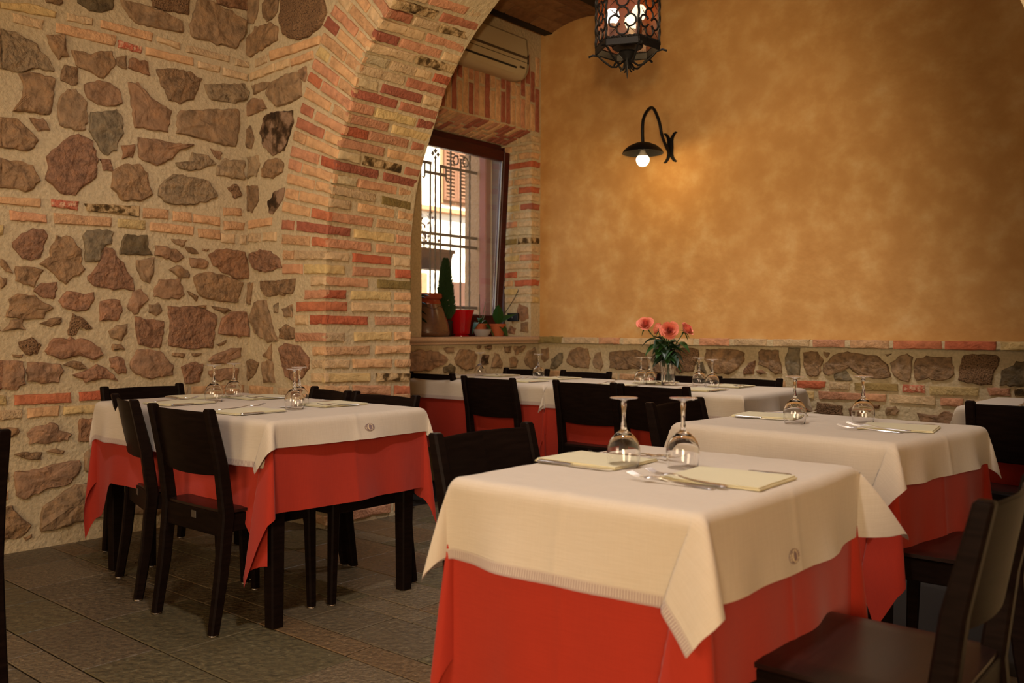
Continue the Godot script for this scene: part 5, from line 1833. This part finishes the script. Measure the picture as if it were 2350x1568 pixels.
# outlines on the walls, in millimetres; the letter is the kind of stone or brick
const LEFT_WALL := """
t -1689,2497 -1756,2498 -1832,2473 -1877,2437 -1910,2397 -1936,2348 -1844,2342 -1768,2308 -1688,2307
n -1897,2523 -1980,2544 -2003,2443 -1956,2418 -1920,2447
n -2020,2474 -2079,2481 -2107,2474 -2164,2505 -2225,2520 -2243,2459 -2181,2363 -2107,2386 -2037,2405
n -2247,2496 -2303,2520 -2299,2443 -2249,2453
m -2314,2508 -2371,2510 -2417,2506 -2429,2435 -2371,2444 -2310,2453
n -1983,2397 -2048,2394 -2051,2318 -2016,2298 -1966,2314 -1966,2362
n -1768,2305 -1864,2326 -1939,2315 -1926,2237 -1915,2129 -1844,2129 -1743,2120 -1787,2202 -1790,2263
n -1952,2228 -1982,2269 -2037,2287 -2092,2228 -2099,2145 -2088,2090 -2009,2080 -1962,2093 -1945,2165
m -2078,2317 -2149,2353 -2214,2349 -2265,2334 -2273,2263 -2243,2236 -2149,2228 -2096,2250
g -2113,2183 -2163,2199 -2243,2218 -2280,2178 -2283,2106 -2242,2012 -2202,1977 -2162,1993 -2106,2090
m -2306,2379 -2363,2384 -2409,2342 -2448,2312 -2552,2272 -2532,2151 -2456,2150 -2347,2150 -2325,2259
n -2464,2480 -2577,2505 -2660,2508 -2732,2485 -2685,2359 -2601,2323 -2536,2330 -2496,2397
t -2749,2461 -2867,2486 -3013,2521 -3041,2470 -3022,2426 -2948,2391 -2779,2382
n -2589,2279 -2779,2323 -2971,2363 -2976,2255 -2948,2138 -2831,2135 -2693,2152 -2584,2157
m -1818,2101 -1876,2105 -1915,2057 -1856,2040
n -1687,2077 -1761,2084 -1811,2053 -1856,2000 -1830,1942 -1748,1939 -1687,1939
r -1895,1924 -1975,2019 -2050,2066 -2120,2036 -2145,1969 -2137,1854 -2077,1804 -2035,1746 -1961,1755 -1908,1803 -1891,1815 -1908,1878
n -1686,1887 -1767,1882 -1830,1874 -1862,1804 -1817,1745 -1748,1750 -1686,1749
r -2162,1950 -2220,1966 -2224,1901 -2177,1891
m -2272,2038 -2343,2057 -2336,1983 -2279,1974
m -2363,2097 -2448,2104 -2552,2098 -2693,2113 -2609,2069 -2552,2007 -2463,1957 -2359,1993
n -2227,1895 -2287,1946 -2370,1958 -2416,1913 -2440,1804 -2370,1759 -2279,1756 -2220,1814
t -2576,1995 -2651,2014 -2676,2064 -2779,2064 -2822,2023 -2693,1962 -2601,1965
m -2787,2104 -2867,2093 -2858,2052 -2814,2061
t -2831,2016 -2885,2060 -3013,2071 -3008,1952 -2903,1955 -2831,1961
t -2479,1861 -2568,1926 -2693,1927 -2778,1915 -2831,1842 -2770,1804 -2633,1765 -2535,1762 -2471,1800
d -2894,1897 -2957,1929 -2994,1869 -2948,1832
n -2266,2797 -2387,2809 -2529,2795 -2618,2774 -2627,2715 -2512,2705 -2371,2694 -2318,2717 -2281,2765
n -2685,2838 -2711,2922 -2780,2941 -2885,2923 -3023,2888 -3013,2813 -2949,2704 -2832,2704 -2677,2704 -2660,2769
d -2426,2886 -2660,2954 -2656,2822 -2594,2817 -2505,2804 -2449,2811
o -2038,2760 -2244,2819 -2222,2734 -2171,2702 -2107,2696 -2052,2722
m -2815,2998 -3032,3061 -3032,2947 -2912,2931 -2832,2932
n -1878,2714 -1977,2743 -1970,2679 -1897,2679
Y -1689,2621 -1833,2655 -1943,2644 -1937,2615 -1689,2595
T -1744,2587 -1884,2588 -1877,2542 -1744,2544
O -1943,2593 -2244,2603 -2236,2548 -1943,2545
X -2258,2585 -2383,2579 -2379,2545 -2258,2546
O -2406,2585 -2685,2591 -2685,2548 -2406,2544
T -2710,2581 -2849,2581 -2845,2545 -2710,2542
T -2867,2578 -3036,2575 -3032,2537 -2867,2534
T -1997,2655 -2125,2662 -2121,2626 -1997,2617
O -2164,2665 -2449,2670 -2441,2623 -2164,2626
T -2473,2657 -2602,2655 -2602,2617 -2473,2631
T -2643,2654 -2912,2655 -2912,2620 -2643,2615
T -2949,2652 -3041,2649 -3041,2617 -2949,2612
O -1686,1705 -1867,1717 -1867,1674 -1686,1673
X -1917,1720 -2048,1722 -2045,1677 -1917,1683
K -2079,1716 -2369,1734 -2365,1677 -2098,1680
O -2393,1727 -2535,1732 -2532,1680 -2393,1674
O -2561,1728 -2669,1728 -2669,1676 -2561,1673
O -2684,1723 -2848,1721 -2848,1671 -2684,1678
O -2876,1703 -3008,1704 -3004,1660 -2876,1652
P -1727,1644 -1896,1640 -1896,1601 -1727,1597
O -1932,1653 -2220,1657 -2217,1611 -1932,1601
Y -2253,1657 -2403,1661 -2400,1611 -2253,1611
O -2431,1654 -2684,1653 -2680,1604 -2428,1607
O -2711,1645 -2848,1650 -2848,1593 -2715,1596
T -2856,1629 -2942,1633 -2942,1578 -2856,1579
T -2979,1632 -3021,1632 -3021,1577 -2979,1578
O -2868,1781 -2991,1787 -2991,1743 -2872,1735
Y -1663,1567 -1696,1570 -1696,1523 -1663,1520
r -1740,1493 -1769,1526 -1832,1573 -1878,1565 -1899,1536 -1872,1467 -1866,1430 -1820,1405 -1768,1429 -1746,1470
n -1860,1396 -1907,1438 -1916,1488 -1943,1537 -2004,1542 -2060,1480 -2066,1411 -2084,1383 -1985,1303 -1955,1323 -1913,1365
g -2069,1550 -2110,1589 -2214,1591 -2227,1583 -2217,1523 -2181,1508 -2161,1455 -2155,1426 -2084,1421 -2078,1475
o -2266,1514 -2293,1579 -2410,1582 -2414,1538 -2442,1477 -2348,1470 -2263,1471
r -2097,1349 -2148,1409 -2181,1501 -2220,1504 -2246,1461 -2293,1404 -2340,1328 -2334,1284 -2226,1287 -2129,1299 -2100,1330
n -2351,1447 -2445,1463 -2449,1393 -2427,1325 -2375,1349 -2351,1394
n -1751,1380 -1797,1380 -1837,1379 -1878,1369 -1831,1287 -1791,1298 -1751,1308
r -1831,1263 -1872,1307 -1940,1310 -1946,1280 -1927,1223 -1860,1240
n -1726,1218 -1762,1246 -1836,1239 -1871,1222 -1924,1183 -1883,1161 -1883,1127 -1801,1126 -1709,1137
r -1948,1218 -1991,1269 -2034,1264 -2071,1253 -2122,1267 -2128,1235 -2103,1184 -2059,1164 -1973,1187
r -2157,1223 -2226,1238 -2266,1233 -2272,1174 -2246,1121 -2160,1124
r -2306,1214 -2334,1274 -2375,1292 -2420,1237 -2382,1196 -2340,1155 -2299,1194
r -2531,1206 -2687,1206 -2765,1190 -2828,1156 -2812,1055 -2796,970 -2649,969 -2531,987 -2538,1090
r -2344,1149 -2416,1130 -2509,1124 -2502,1042 -2480,974 -2360,996 -2354,1062
n -2424,1210 -2473,1222 -2502,1178 -2459,1154 -2420,1170
m -2456,1531 -2524,1530 -2590,1510 -2624,1478 -2575,1448 -2517,1465 -2459,1478
n -2546,1576 -2646,1577 -2612,1533 -2575,1544
n -2635,1534 -2673,1537 -2719,1505 -2650,1501
n -2734,1538 -2773,1534 -2765,1519 -2734,1520
m -2654,1477 -2726,1481 -2769,1459 -2757,1423 -2673,1426
m -2773,1502 -2820,1534 -2933,1545 -3008,1532 -3037,1468 -3033,1379 -2950,1372 -2868,1408 -2796,1454
n -2539,1404 -2583,1434 -2650,1410 -2661,1362 -2597,1366
m -2445,1285 -2481,1347 -2597,1359 -2627,1271 -2597,1245 -2488,1246 -2452,1258
n -2688,1370 -2711,1400 -2804,1404 -2909,1381 -2991,1355 -2966,1238 -2844,1235 -2718,1266 -2684,1335
n -2642,1295 -2711,1266 -2695,1238 -2657,1272
r -2852,1127 -2917,1186 -3025,1184 -3042,1033 -2925,1037 -2844,1059
n -2796,1212 -2884,1200 -2925,1190 -2876,1171 -2804,1198
n -2703,1210 -2761,1218 -2757,1197 -2718,1200
n -2206,1069 -2245,1095 -2299,1105 -2299,1062 -2265,1023 -2206,1036
d -1994,1069 -2021,1154 -2071,1138 -2122,1082 -2090,1075 -2046,1094 -2033,1050 -1997,1047
n -1865,1105 -1912,1130 -1960,1134 -1960,1100 -1912,1087
n -1689,1065 -1734,1116 -1779,1123 -1796,1074 -1745,1080
d -1761,1017 -1824,1038 -1865,1001 -1847,958 -1795,953 -1767,990
r -1888,970 -1930,1031 -2009,1034 -2083,1024 -2153,985 -2176,946 -2121,921 -2058,942 -1960,928 -1900,951
n -2222,1004 -2265,1003 -2285,970 -2225,971
r -2319,910 -2353,969 -2430,972 -2502,954 -2530,912 -2567,870 -2560,829 -2430,810 -2346,837 -2322,871
n -2560,949 -2634,944 -2612,921 -2560,935
n -2676,944 -2729,943 -2718,929 -2676,930
r -2772,899 -2804,934 -2916,968 -2983,971 -2983,924 -2884,882 -2796,881
r -2612,869 -2672,895 -2741,886 -2733,844 -2718,781 -2634,778
r -2772,843 -2868,861 -2966,851 -2958,785 -2843,783 -2788,807
r -2205,933 -2245,932 -2285,918 -2292,845 -2252,846 -2212,880
n -1972,900 -2008,918 -2064,907 -2089,878 -2033,870
r -2021,848 -2096,871 -2140,899 -2186,875 -2258,807 -2173,823 -2083,808
r -1683,932 -1784,926 -1792,814 -1755,779 -1683,795
r -1801,917 -1900,911 -1960,906 -1972,869 -1947,813 -1870,811 -1802,826
n -2828,991 -2884,1016 -2884,998 -2844,984
n -1685,1412 -1718,1390 -1734,1349 -1707,1354 -1685,1377
n -1684,1329 -1709,1318 -1709,1295 -1684,1264
n -1736,957 -1784,956 -1781,938 -1739,942
Y -1659,764 -1709,759 -1709,714 -1659,717
R -1745,760 -2008,759 -2011,709 -1744,712
R -2051,759 -2180,761 -2286,757 -2286,708 -2180,712 -2051,714
T -2315,757 -2596,755 -2596,707 -2315,710
T -2624,758 -2648,759 -2648,712 -2624,712
O -2672,759 -2775,759 -2775,709 -2672,711
O -2809,759 -3001,755 -3001,705 -2809,709
T -1682,690 -1781,690 -1777,648 -1682,643
O -1805,692 -1953,696 -1949,646 -1805,646
Y -1975,691 -2156,690 -2152,649 -1975,651
T -2194,691 -2396,689 -2396,646 -2194,649
O -2426,690 -2644,687 -2644,643 -2426,647
T -2684,688 -3001,683 -3000,638 -2684,645
n -1682,598 -1717,611 -1759,601 -1765,569 -1729,559 -1682,557
r -1798,572 -1839,602 -1889,611 -1927,611 -1952,576 -2014,547 -1991,522 -1882,513 -1814,519
m -2051,622 -2138,622 -2187,608 -2183,519 -2111,501 -2050,510
n -2074,447 -2138,495 -2194,500 -2250,471 -2264,312 -2117,333 -2080,358
n -1747,474 -1801,485 -1863,472 -1863,436 -1789,450
n -1888,476 -1939,481 -1975,470 -1971,451 -1926,462
r -1743,391 -1832,393 -1926,409 -2053,415 -2050,348 -1990,294 -1894,287 -1788,256 -1746,275
n -1862,167 -1887,216 -1958,252 -2030,289 -2124,301 -2193,282 -2228,194 -2193,109 -2056,103 -1938,82 -1862,81
n -1646,232 -1728,216 -1764,182 -1815,122 -1800,92 -1751,68 -1645,80
n -1782,69 -1818,76 -1818,63 -1794,51
Y -1664,394 -1717,394 -1716,349 -1663,356
O -1657,312 -1716,305 -1716,260 -1663,264
m -2308,606 -2449,611 -2502,519 -2411,470 -2300,508
n -2549,611 -2709,607 -2758,528 -2644,448 -2541,516
r -2809,616 -2983,588 -2974,480 -2843,460 -2792,541
n -2300,424 -2471,428 -2533,341 -2471,254 -2322,294
r -2580,410 -2775,420 -2843,322 -2725,259 -2587,298
n -2895,417 -2991,400 -2982,252 -2903,277
n -2307,232 -2517,226 -2564,146 -2470,65 -2307,98
m -2627,234 -2877,210 -2947,123 -2808,66 -2627,123
"""
const PIER := """
n -4610,2998 -4582,3024 -4498,3004 -4512,2911 -4553,2856 -4607,2876
n -4456,2931 -4429,2988 -4302,2958 -4315,2883 -4361,2854 -4422,2843 -4463,2892
d -4282,2891 -4269,2966 -3919,2883 -3872,2775 -3931,2706 -4040,2677 -4153,2685 -4256,2737 -4302,2825
n -4624,2773 -4525,2834 -4388,2832 -4308,2795 -4322,2719 -4429,2702 -4582,2671 -4632,2718
T -4540,2651 -4415,2655 -4422,2613 -4533,2606
O -4395,2667 -3931,2662 -3937,2618 -4382,2613
T -4582,2578 -4348,2591 -4341,2546 -4582,2533
T -4328,2591 -4204,2595 -4204,2548 -4322,2547
O -4197,2586 -3991,2595 -3991,2550 -4191,2546
n -4561,2501 -4456,2507 -4388,2495 -4429,2463 -4540,2449
m -4115,2509 -4052,2520 -4046,2473 -4065,2439 -4102,2468
n -4429,2439 -4362,2491 -4256,2511 -4127,2503 -4096,2437 -4096,2368 -4178,2343 -4321,2338 -4388,2392
m -4617,2413 -4554,2431 -4470,2406 -4422,2350 -4526,2334 -4618,2332
n -4632,2260 -4582,2274 -4547,2192 -4575,2138 -4632,2154
k -4484,2215 -4429,2311 -4321,2319 -4178,2296 -4165,2248 -4204,2161 -4256,2090 -4362,2072 -4443,2130
t -4608,2094 -4512,2090 -4484,2038 -4526,1971 -4605,1971
n -4463,2004 -4402,2053 -4308,2049 -4256,2020 -4269,1966 -4362,1937 -4457,1963
k -4402,1814 -4335,1871 -4249,1878 -4269,1810 -4362,1739 -4402,1750
n -4632,1925 -4512,1921 -4498,1831 -4568,1764 -4628,1785
O -4603,1721 -4367,1720 -4375,1677 -4603,1672
T -4611,1645 -4487,1637 -4487,1588 -4611,1596
T -4460,1639 -4331,1635 -4331,1583 -4460,1591
r -4596,1523 -4487,1544 -4382,1529 -4294,1481 -4280,1429 -4412,1408 -4533,1421 -4580,1468
n -4472,1361 -4309,1360 -4152,1364 -4152,1321 -4180,1279 -4412,1267 -4472,1313
n -4611,1353 -4557,1360 -4572,1289 -4588,1226 -4618,1231
n -4590,1145 -4549,1243 -4427,1250 -4390,1161 -4367,1100 -4309,1013 -4412,1003 -4534,1055
t -4353,1214 -4309,1235 -4316,1178 -4345,1179
n -4265,1195 -4180,1220 -4180,1151 -4251,1152
n -4294,1083 -4236,1109 -4165,1091 -4158,1032 -4222,1018 -4294,1031
r -4294,970 -4251,1005 -4110,986 -4027,924 -4027,865 -4137,785 -4236,816 -4280,892
n -4457,932 -4375,995 -4375,907 -4442,923
n -4618,893 -4588,911 -4503,886 -4534,823 -4604,776 -4618,802
n -4465,896 -4367,899 -4345,777 -4442,773 -4465,834
O -4596,749 -4367,750 -4367,697 -4596,695
T -4309,748 -4054,751 -4054,700 -4309,696
O -4596,659 -4222,670 -4222,618 -4596,605
T -4165,671 -4000,674 -4000,624 -4165,620
n -4596,559 -4382,582 -4309,500 -4457,400 -4588,407
m -4251,573 -4054,595 -3973,509 -4082,399 -4265,434
r -4581,317 -4309,360 -4222,265 -4338,148 -4565,157
n -4165,340 -3973,342 -4000,222 -4165,220
"""
const BACK_WALL := """
n -2356,936 -2319,949 -2275,937 -2241,895 -2262,798 -2317,777 -2355,794
n -2241,950 -2189,939 -2213,902 -2238,932
n -2244,847 -2207,896 -2153,934 -2081,950 -1981,934 -1901,927 -1850,893 -1821,853 -1815,796 -1877,779 -1969,790 -2015,806 -2063,840 -2122,856 -2170,837 -2200,788 -2237,798
g -2170,783 -2152,813 -2116,833 -2074,813 -2053,769 -2110,760 -2164,762
n -1816,882 -1766,924 -1717,942 -1684,920 -1694,794 -1705,765 -1743,775 -1788,802 -1810,836
n -1678,863 -1663,915 -1604,933 -1530,923 -1458,931 -1444,826 -1467,797 -1539,778 -1592,792 -1661,776
d -1426,826 -1397,943 -1297,950 -1209,941 -1204,909 -1237,833 -1241,768 -1320,773 -1375,773 -1426,793
o -1198,856 -1151,878 -1118,911 -1020,914 -1001,841 -1032,769 -1150,766 -1198,770
n -1844,937 -1805,943 -1833,928
d -2297,552 -2273,614 -2199,606 -2108,599 -2114,545 -2210,527
m -2075,583 -2037,603 -1990,612 -1996,547 -2060,531
n -1847,579 -1831,609 -1786,612 -1753,591 -1774,561 -1836,551
m -1654,583 -1585,573 -1538,576 -1496,604 -1444,587 -1434,527 -1474,480 -1573,461 -1649,546
m -2392,608 -2329,599 -2316,551 -2391,540
m -1921,616 -1876,618 -1881,589 -1915,593
R -2415,752 -2221,751 -2230,714 -2261,703 -2415,703
T -2200,751 -2068,751 -2067,700 -2200,700
V -2038,752 -1770,754 -1770,708 -2038,701
X -1740,755 -1613,752 -1613,704 -1743,706
Y -1586,750 -1312,751 -1314,702 -1586,697
P -1270,753 -1150,753 -1147,710 -1253,708
K -1126,757 -1019,757 -1018,711 -1123,711
Y -2450,686 -2298,683 -2304,634 -2450,633
P -2270,688 -1991,684 -1994,643 -2267,634
P -1974,687 -1840,684 -1842,641 -1973,640
T -1820,685 -1552,687 -1554,634 -1820,636
P -1523,683 -1394,681 -1399,634 -1522,633
T -1372,680 -1173,679 -1172,631 -1371,630
O -1149,678 -1018,677 -1017,630 -1148,630
n -3915,912 -3821,928 -3662,931 -3581,904 -3568,786 -3703,789 -3828,778 -3914,790
g -3556,877 -3500,920 -3492,858 -3532,843
d -3344,943 -3252,958 -3147,946 -3146,893 -3168,839 -3190,785 -3304,767 -3343,793
n -3109,894 -3080,947 -2936,956 -2802,939 -2788,888 -2829,829 -2913,774 -3021,777 -3057,809
m -2808,797 -2760,856 -2713,877 -2719,781 -2794,778
n -2693,935 -2666,954 -2546,950 -2533,881 -2519,794 -2565,780 -2625,828 -2685,852
g -2494,895 -2475,970 -2398,965 -2396,773 -2473,770 -2493,832
n -2372,934 -2278,948 -2241,888 -2271,790 -2327,776 -2371,836
m -2709,807 -2658,815 -2631,790 -2678,776
o -3168,852 -3116,860 -3094,808 -3086,775 -3146,773
n -3532,794 -3484,844 -3452,790 -3389,799 -3389,765 -3515,760
T -3914,750 -3845,751 -3845,706 -3913,707
O -3820,750 -3637,748 -3636,704 -3819,705
R -3604,747 -3405,747 -3404,704 -3604,703
T -3373,746 -3145,746 -3145,706 -3373,702
O -3116,746 -2899,745 -2899,704 -3115,703
P -2871,745 -2691,745 -2691,704 -2870,704
O -2664,744 -2499,746 -2499,706 -2664,705
O -3913,682 -3702,682 -3702,638 -3913,637
P -3669,681 -3420,681 -3420,639 -3669,637
T -3389,681 -3152,682 -3152,639 -3388,638
O -3123,680 -2913,680 -2912,638 -3122,639
T -2884,679 -2691,680 -2691,638 -2884,638
n -4586,923 -4517,942 -4505,852 -4562,814 -4588,850
g -4493,770 -4482,843 -4403,903 -4369,900 -4374,819 -4436,767
n -4335,820 -4302,910 -4214,947 -4127,939 -4095,861 -4116,781 -4257,786
n -4073,853 -4042,906 -4000,911 -3973,812 -3999,767 -4063,792
O -4574,751 -4539,750 -4539,714 -4574,713
O -4522,751 -4391,751 -4396,705 -4521,705
T -4357,750 -4148,749 -4148,706 -4357,704
T -4116,748 -3968,748 -3967,704 -4115,705
"""
const LEDGE := """
V -4588,1028 -4332,1030 -4334,978 -4586,978
T -4312,1026 -3990,1026 -3990,978 -4293,977
P -3971,1026 -3797,1026 -3796,979 -3971,977
P -3833,1024 -3779,1025 -3780,975 -3833,974
T -3751,1023 -3513,1024 -3513,976 -3749,973
T -3485,1024 -3340,1025 -3340,977 -3485,975
T -3317,1025 -3155,1025 -3155,976 -3317,974
P -3107,1028 -2875,1026 -2876,976 -3107,976
T -2838,1026 -2600,1026 -2602,978 -2838,977
T -2554,1026 -2305,1025 -2305,979 -2554,977
P -2283,1026 -2076,1025 -2077,977 -2283,977
O -2042,1025 -1805,1023 -1805,974 -2042,974
R -1778,1023 -1500,1023 -1499,976 -1777,973
R -1485,1023 -1209,1023 -1210,974 -1484,973
Y -1186,1023 -1008,1023 -1008,976 -1186,974
"""
const WINDOW_WALL := """
m -4305,920 -4434,938 -4611,923 -4721,864 -4657,825 -4489,782 -4305,788
n -4785,871 -4844,936 -4966,934 -5028,891 -5003,791 -4905,777 -4797,822
n -4668,947 -4773,953 -4773,912 -4703,906
o -4669,809 -4738,831 -4797,805 -4785,764 -4669,772
k -5066,831 -5091,890 -5161,889 -5161,820 -5091,814
n -5193,793 -5232,905 -5271,895 -5325,816 -5312,781
d -5116,956 -5193,964 -5193,931 -5122,932
n -5028,961 -5078,961 -5065,933 -5028,938
n -5344,953 -5432,952 -5419,901 -5351,907
n -5459,952 -5613,955 -5570,908 -5487,883
n -5405,858 -5473,870 -5508,838 -5488,785 -5419,787
n -5585,836 -5627,907 -5727,942 -5757,850 -5758,740 -5613,799
g -5022,773 -5053,815 -5091,796 -5091,762
"""
const ARCH := """
-3306,2754 -3295,2796 -3494,3061 : 0-.3T .33-.76P .8-1T : 0-.4O .44-.68T .71-1P
-3360,2708 -3354,2752 -3561,3002 : 0-.48K .54-1D : 0-.62O .66-1T
-3397,2668 -3403,2709 -3629,2942 : 0-.26D .29-.58T .6-1K : 0-.32T .36-1P
-3448,2627 -3454,2651 -3699,2887 : .02-.48T .52-1P : 0-.65O .7-1T
-3489,2576 -3496,2595 -3766,2835 : 0-.25D .28-.76P .79-1T : 0-.3T .33-1O
-3528,2527 -3531,2548 -3828,2785 : 0-.5T .53-1K : .03-.66P .7-1O
-3573,2479 -3573,2489 -3877,2730 : 0-.26W .29-.57T .58-.76T .8-1R : 0-.3D .35-1O
-3610,2429 -3610,2432 -3910,2650 : 0-.49T .53-1D : 0-.64O .68-1O
-3634,2368 -3643,2370 -3951,2591 : .01-.23W .28-.75D .78-1T : 0-.28Y .35-1O
-3654,2310 -3674,2309 -3985,2524 : .01-.49D .53-1D : 0-.62P .66-1O
-3678,2247 -3703,2252 -4027,2464 : 0-.25P .28-.76Y .79-1D : 0-.28R .34-1P
-3702,2190 -3736,2191 -4061,2382 : 0-.47P .52-1Y : 0-.6O .68-1O
-3732,2128 -3761,2138 -4096,2302 : 0-.26R .28-.76P .8-1D : 0-.28D .35-1P
-3762,2070 -3791,2065 -4132,2227 : 0-.5P .55-1O : 0-.62D .67-1O
-3783,2011 -3817,1995 -4163,2160 : 0-.25W .3-.76K .8-1D : 0-.28O .33-1O
-3800,1953 -3839,1937 -4184,2076 : 0-.49D .56-1D : 0-.62P .68-1R
-3819,1884 -3855,1879 -4208,2009 : 0-.26W .28-.75P .78-1O : 0-.28P .33-1O
-3833,1827 -3868,1806 -4225,1928 : 0-.5T .59-1V : 0-.62O .66-1O
-3848,1761 -3876,1745 -4236,1846 : 0-.22T .32-.76O .81-1O : 0-.28O .33-1O
-3862,1687 -3882,1680 -4265,1774 : 0-.5P .56-1O : 0-.6O .66-1R
-3874,1617 -3887,1607 -4274,1674 : .03-.25D .3-.78Y .81-1P : 0-.27D .35-1D
-3880,1547 -3888,1542 -4269,1590 : .02-.5P .57-1P : 0-.64O .7-1R
-3883,1479 -3889,1475 -4265,1501 : .02-.24T .29-.75R .79-1T : 0-.26O .3-1T
-3886,1405 -3889,1408 -4265,1421 : 0-.2Y .3-.74P .81-1R : 0-.47P .52-1Y
-3887,1343 -3889,1341 -4265,1342 : .02-.47P .59-1V : .68-1T
-3888,1271 -3889,1276 -4265,1273 : 0-.22R .28-.75Y .8-1O : .53-1P
-3889,1207 -3889,1207 -4265,1204 : 0-.23R .28-.75T .79-1O : .33-1R
-3889,1133 -3888,1130 -4265,1130 : 0-.47R .56-1P : .3-.6T .66-1R
-3889,1038 -3888,1045 -4265,1036 : .02-.2T .32-.76Y .8-1O : .32-1P
-3890,965 -3888,965 -4265,958 : .03-.49O .57-1O : .72-1O
-3890,895 -3888,884 -4265,884 : .03-.26T .3-.76O .81-1O : .7-1T
-3890,821 -3888,803 -4265,807 : 0-.5Y .58-1K : .7-1T
-3890,755 -3888,725 -4265,736 : 0-.26O .3-.75P .8-1R : .35-.68O .72-1T
"""
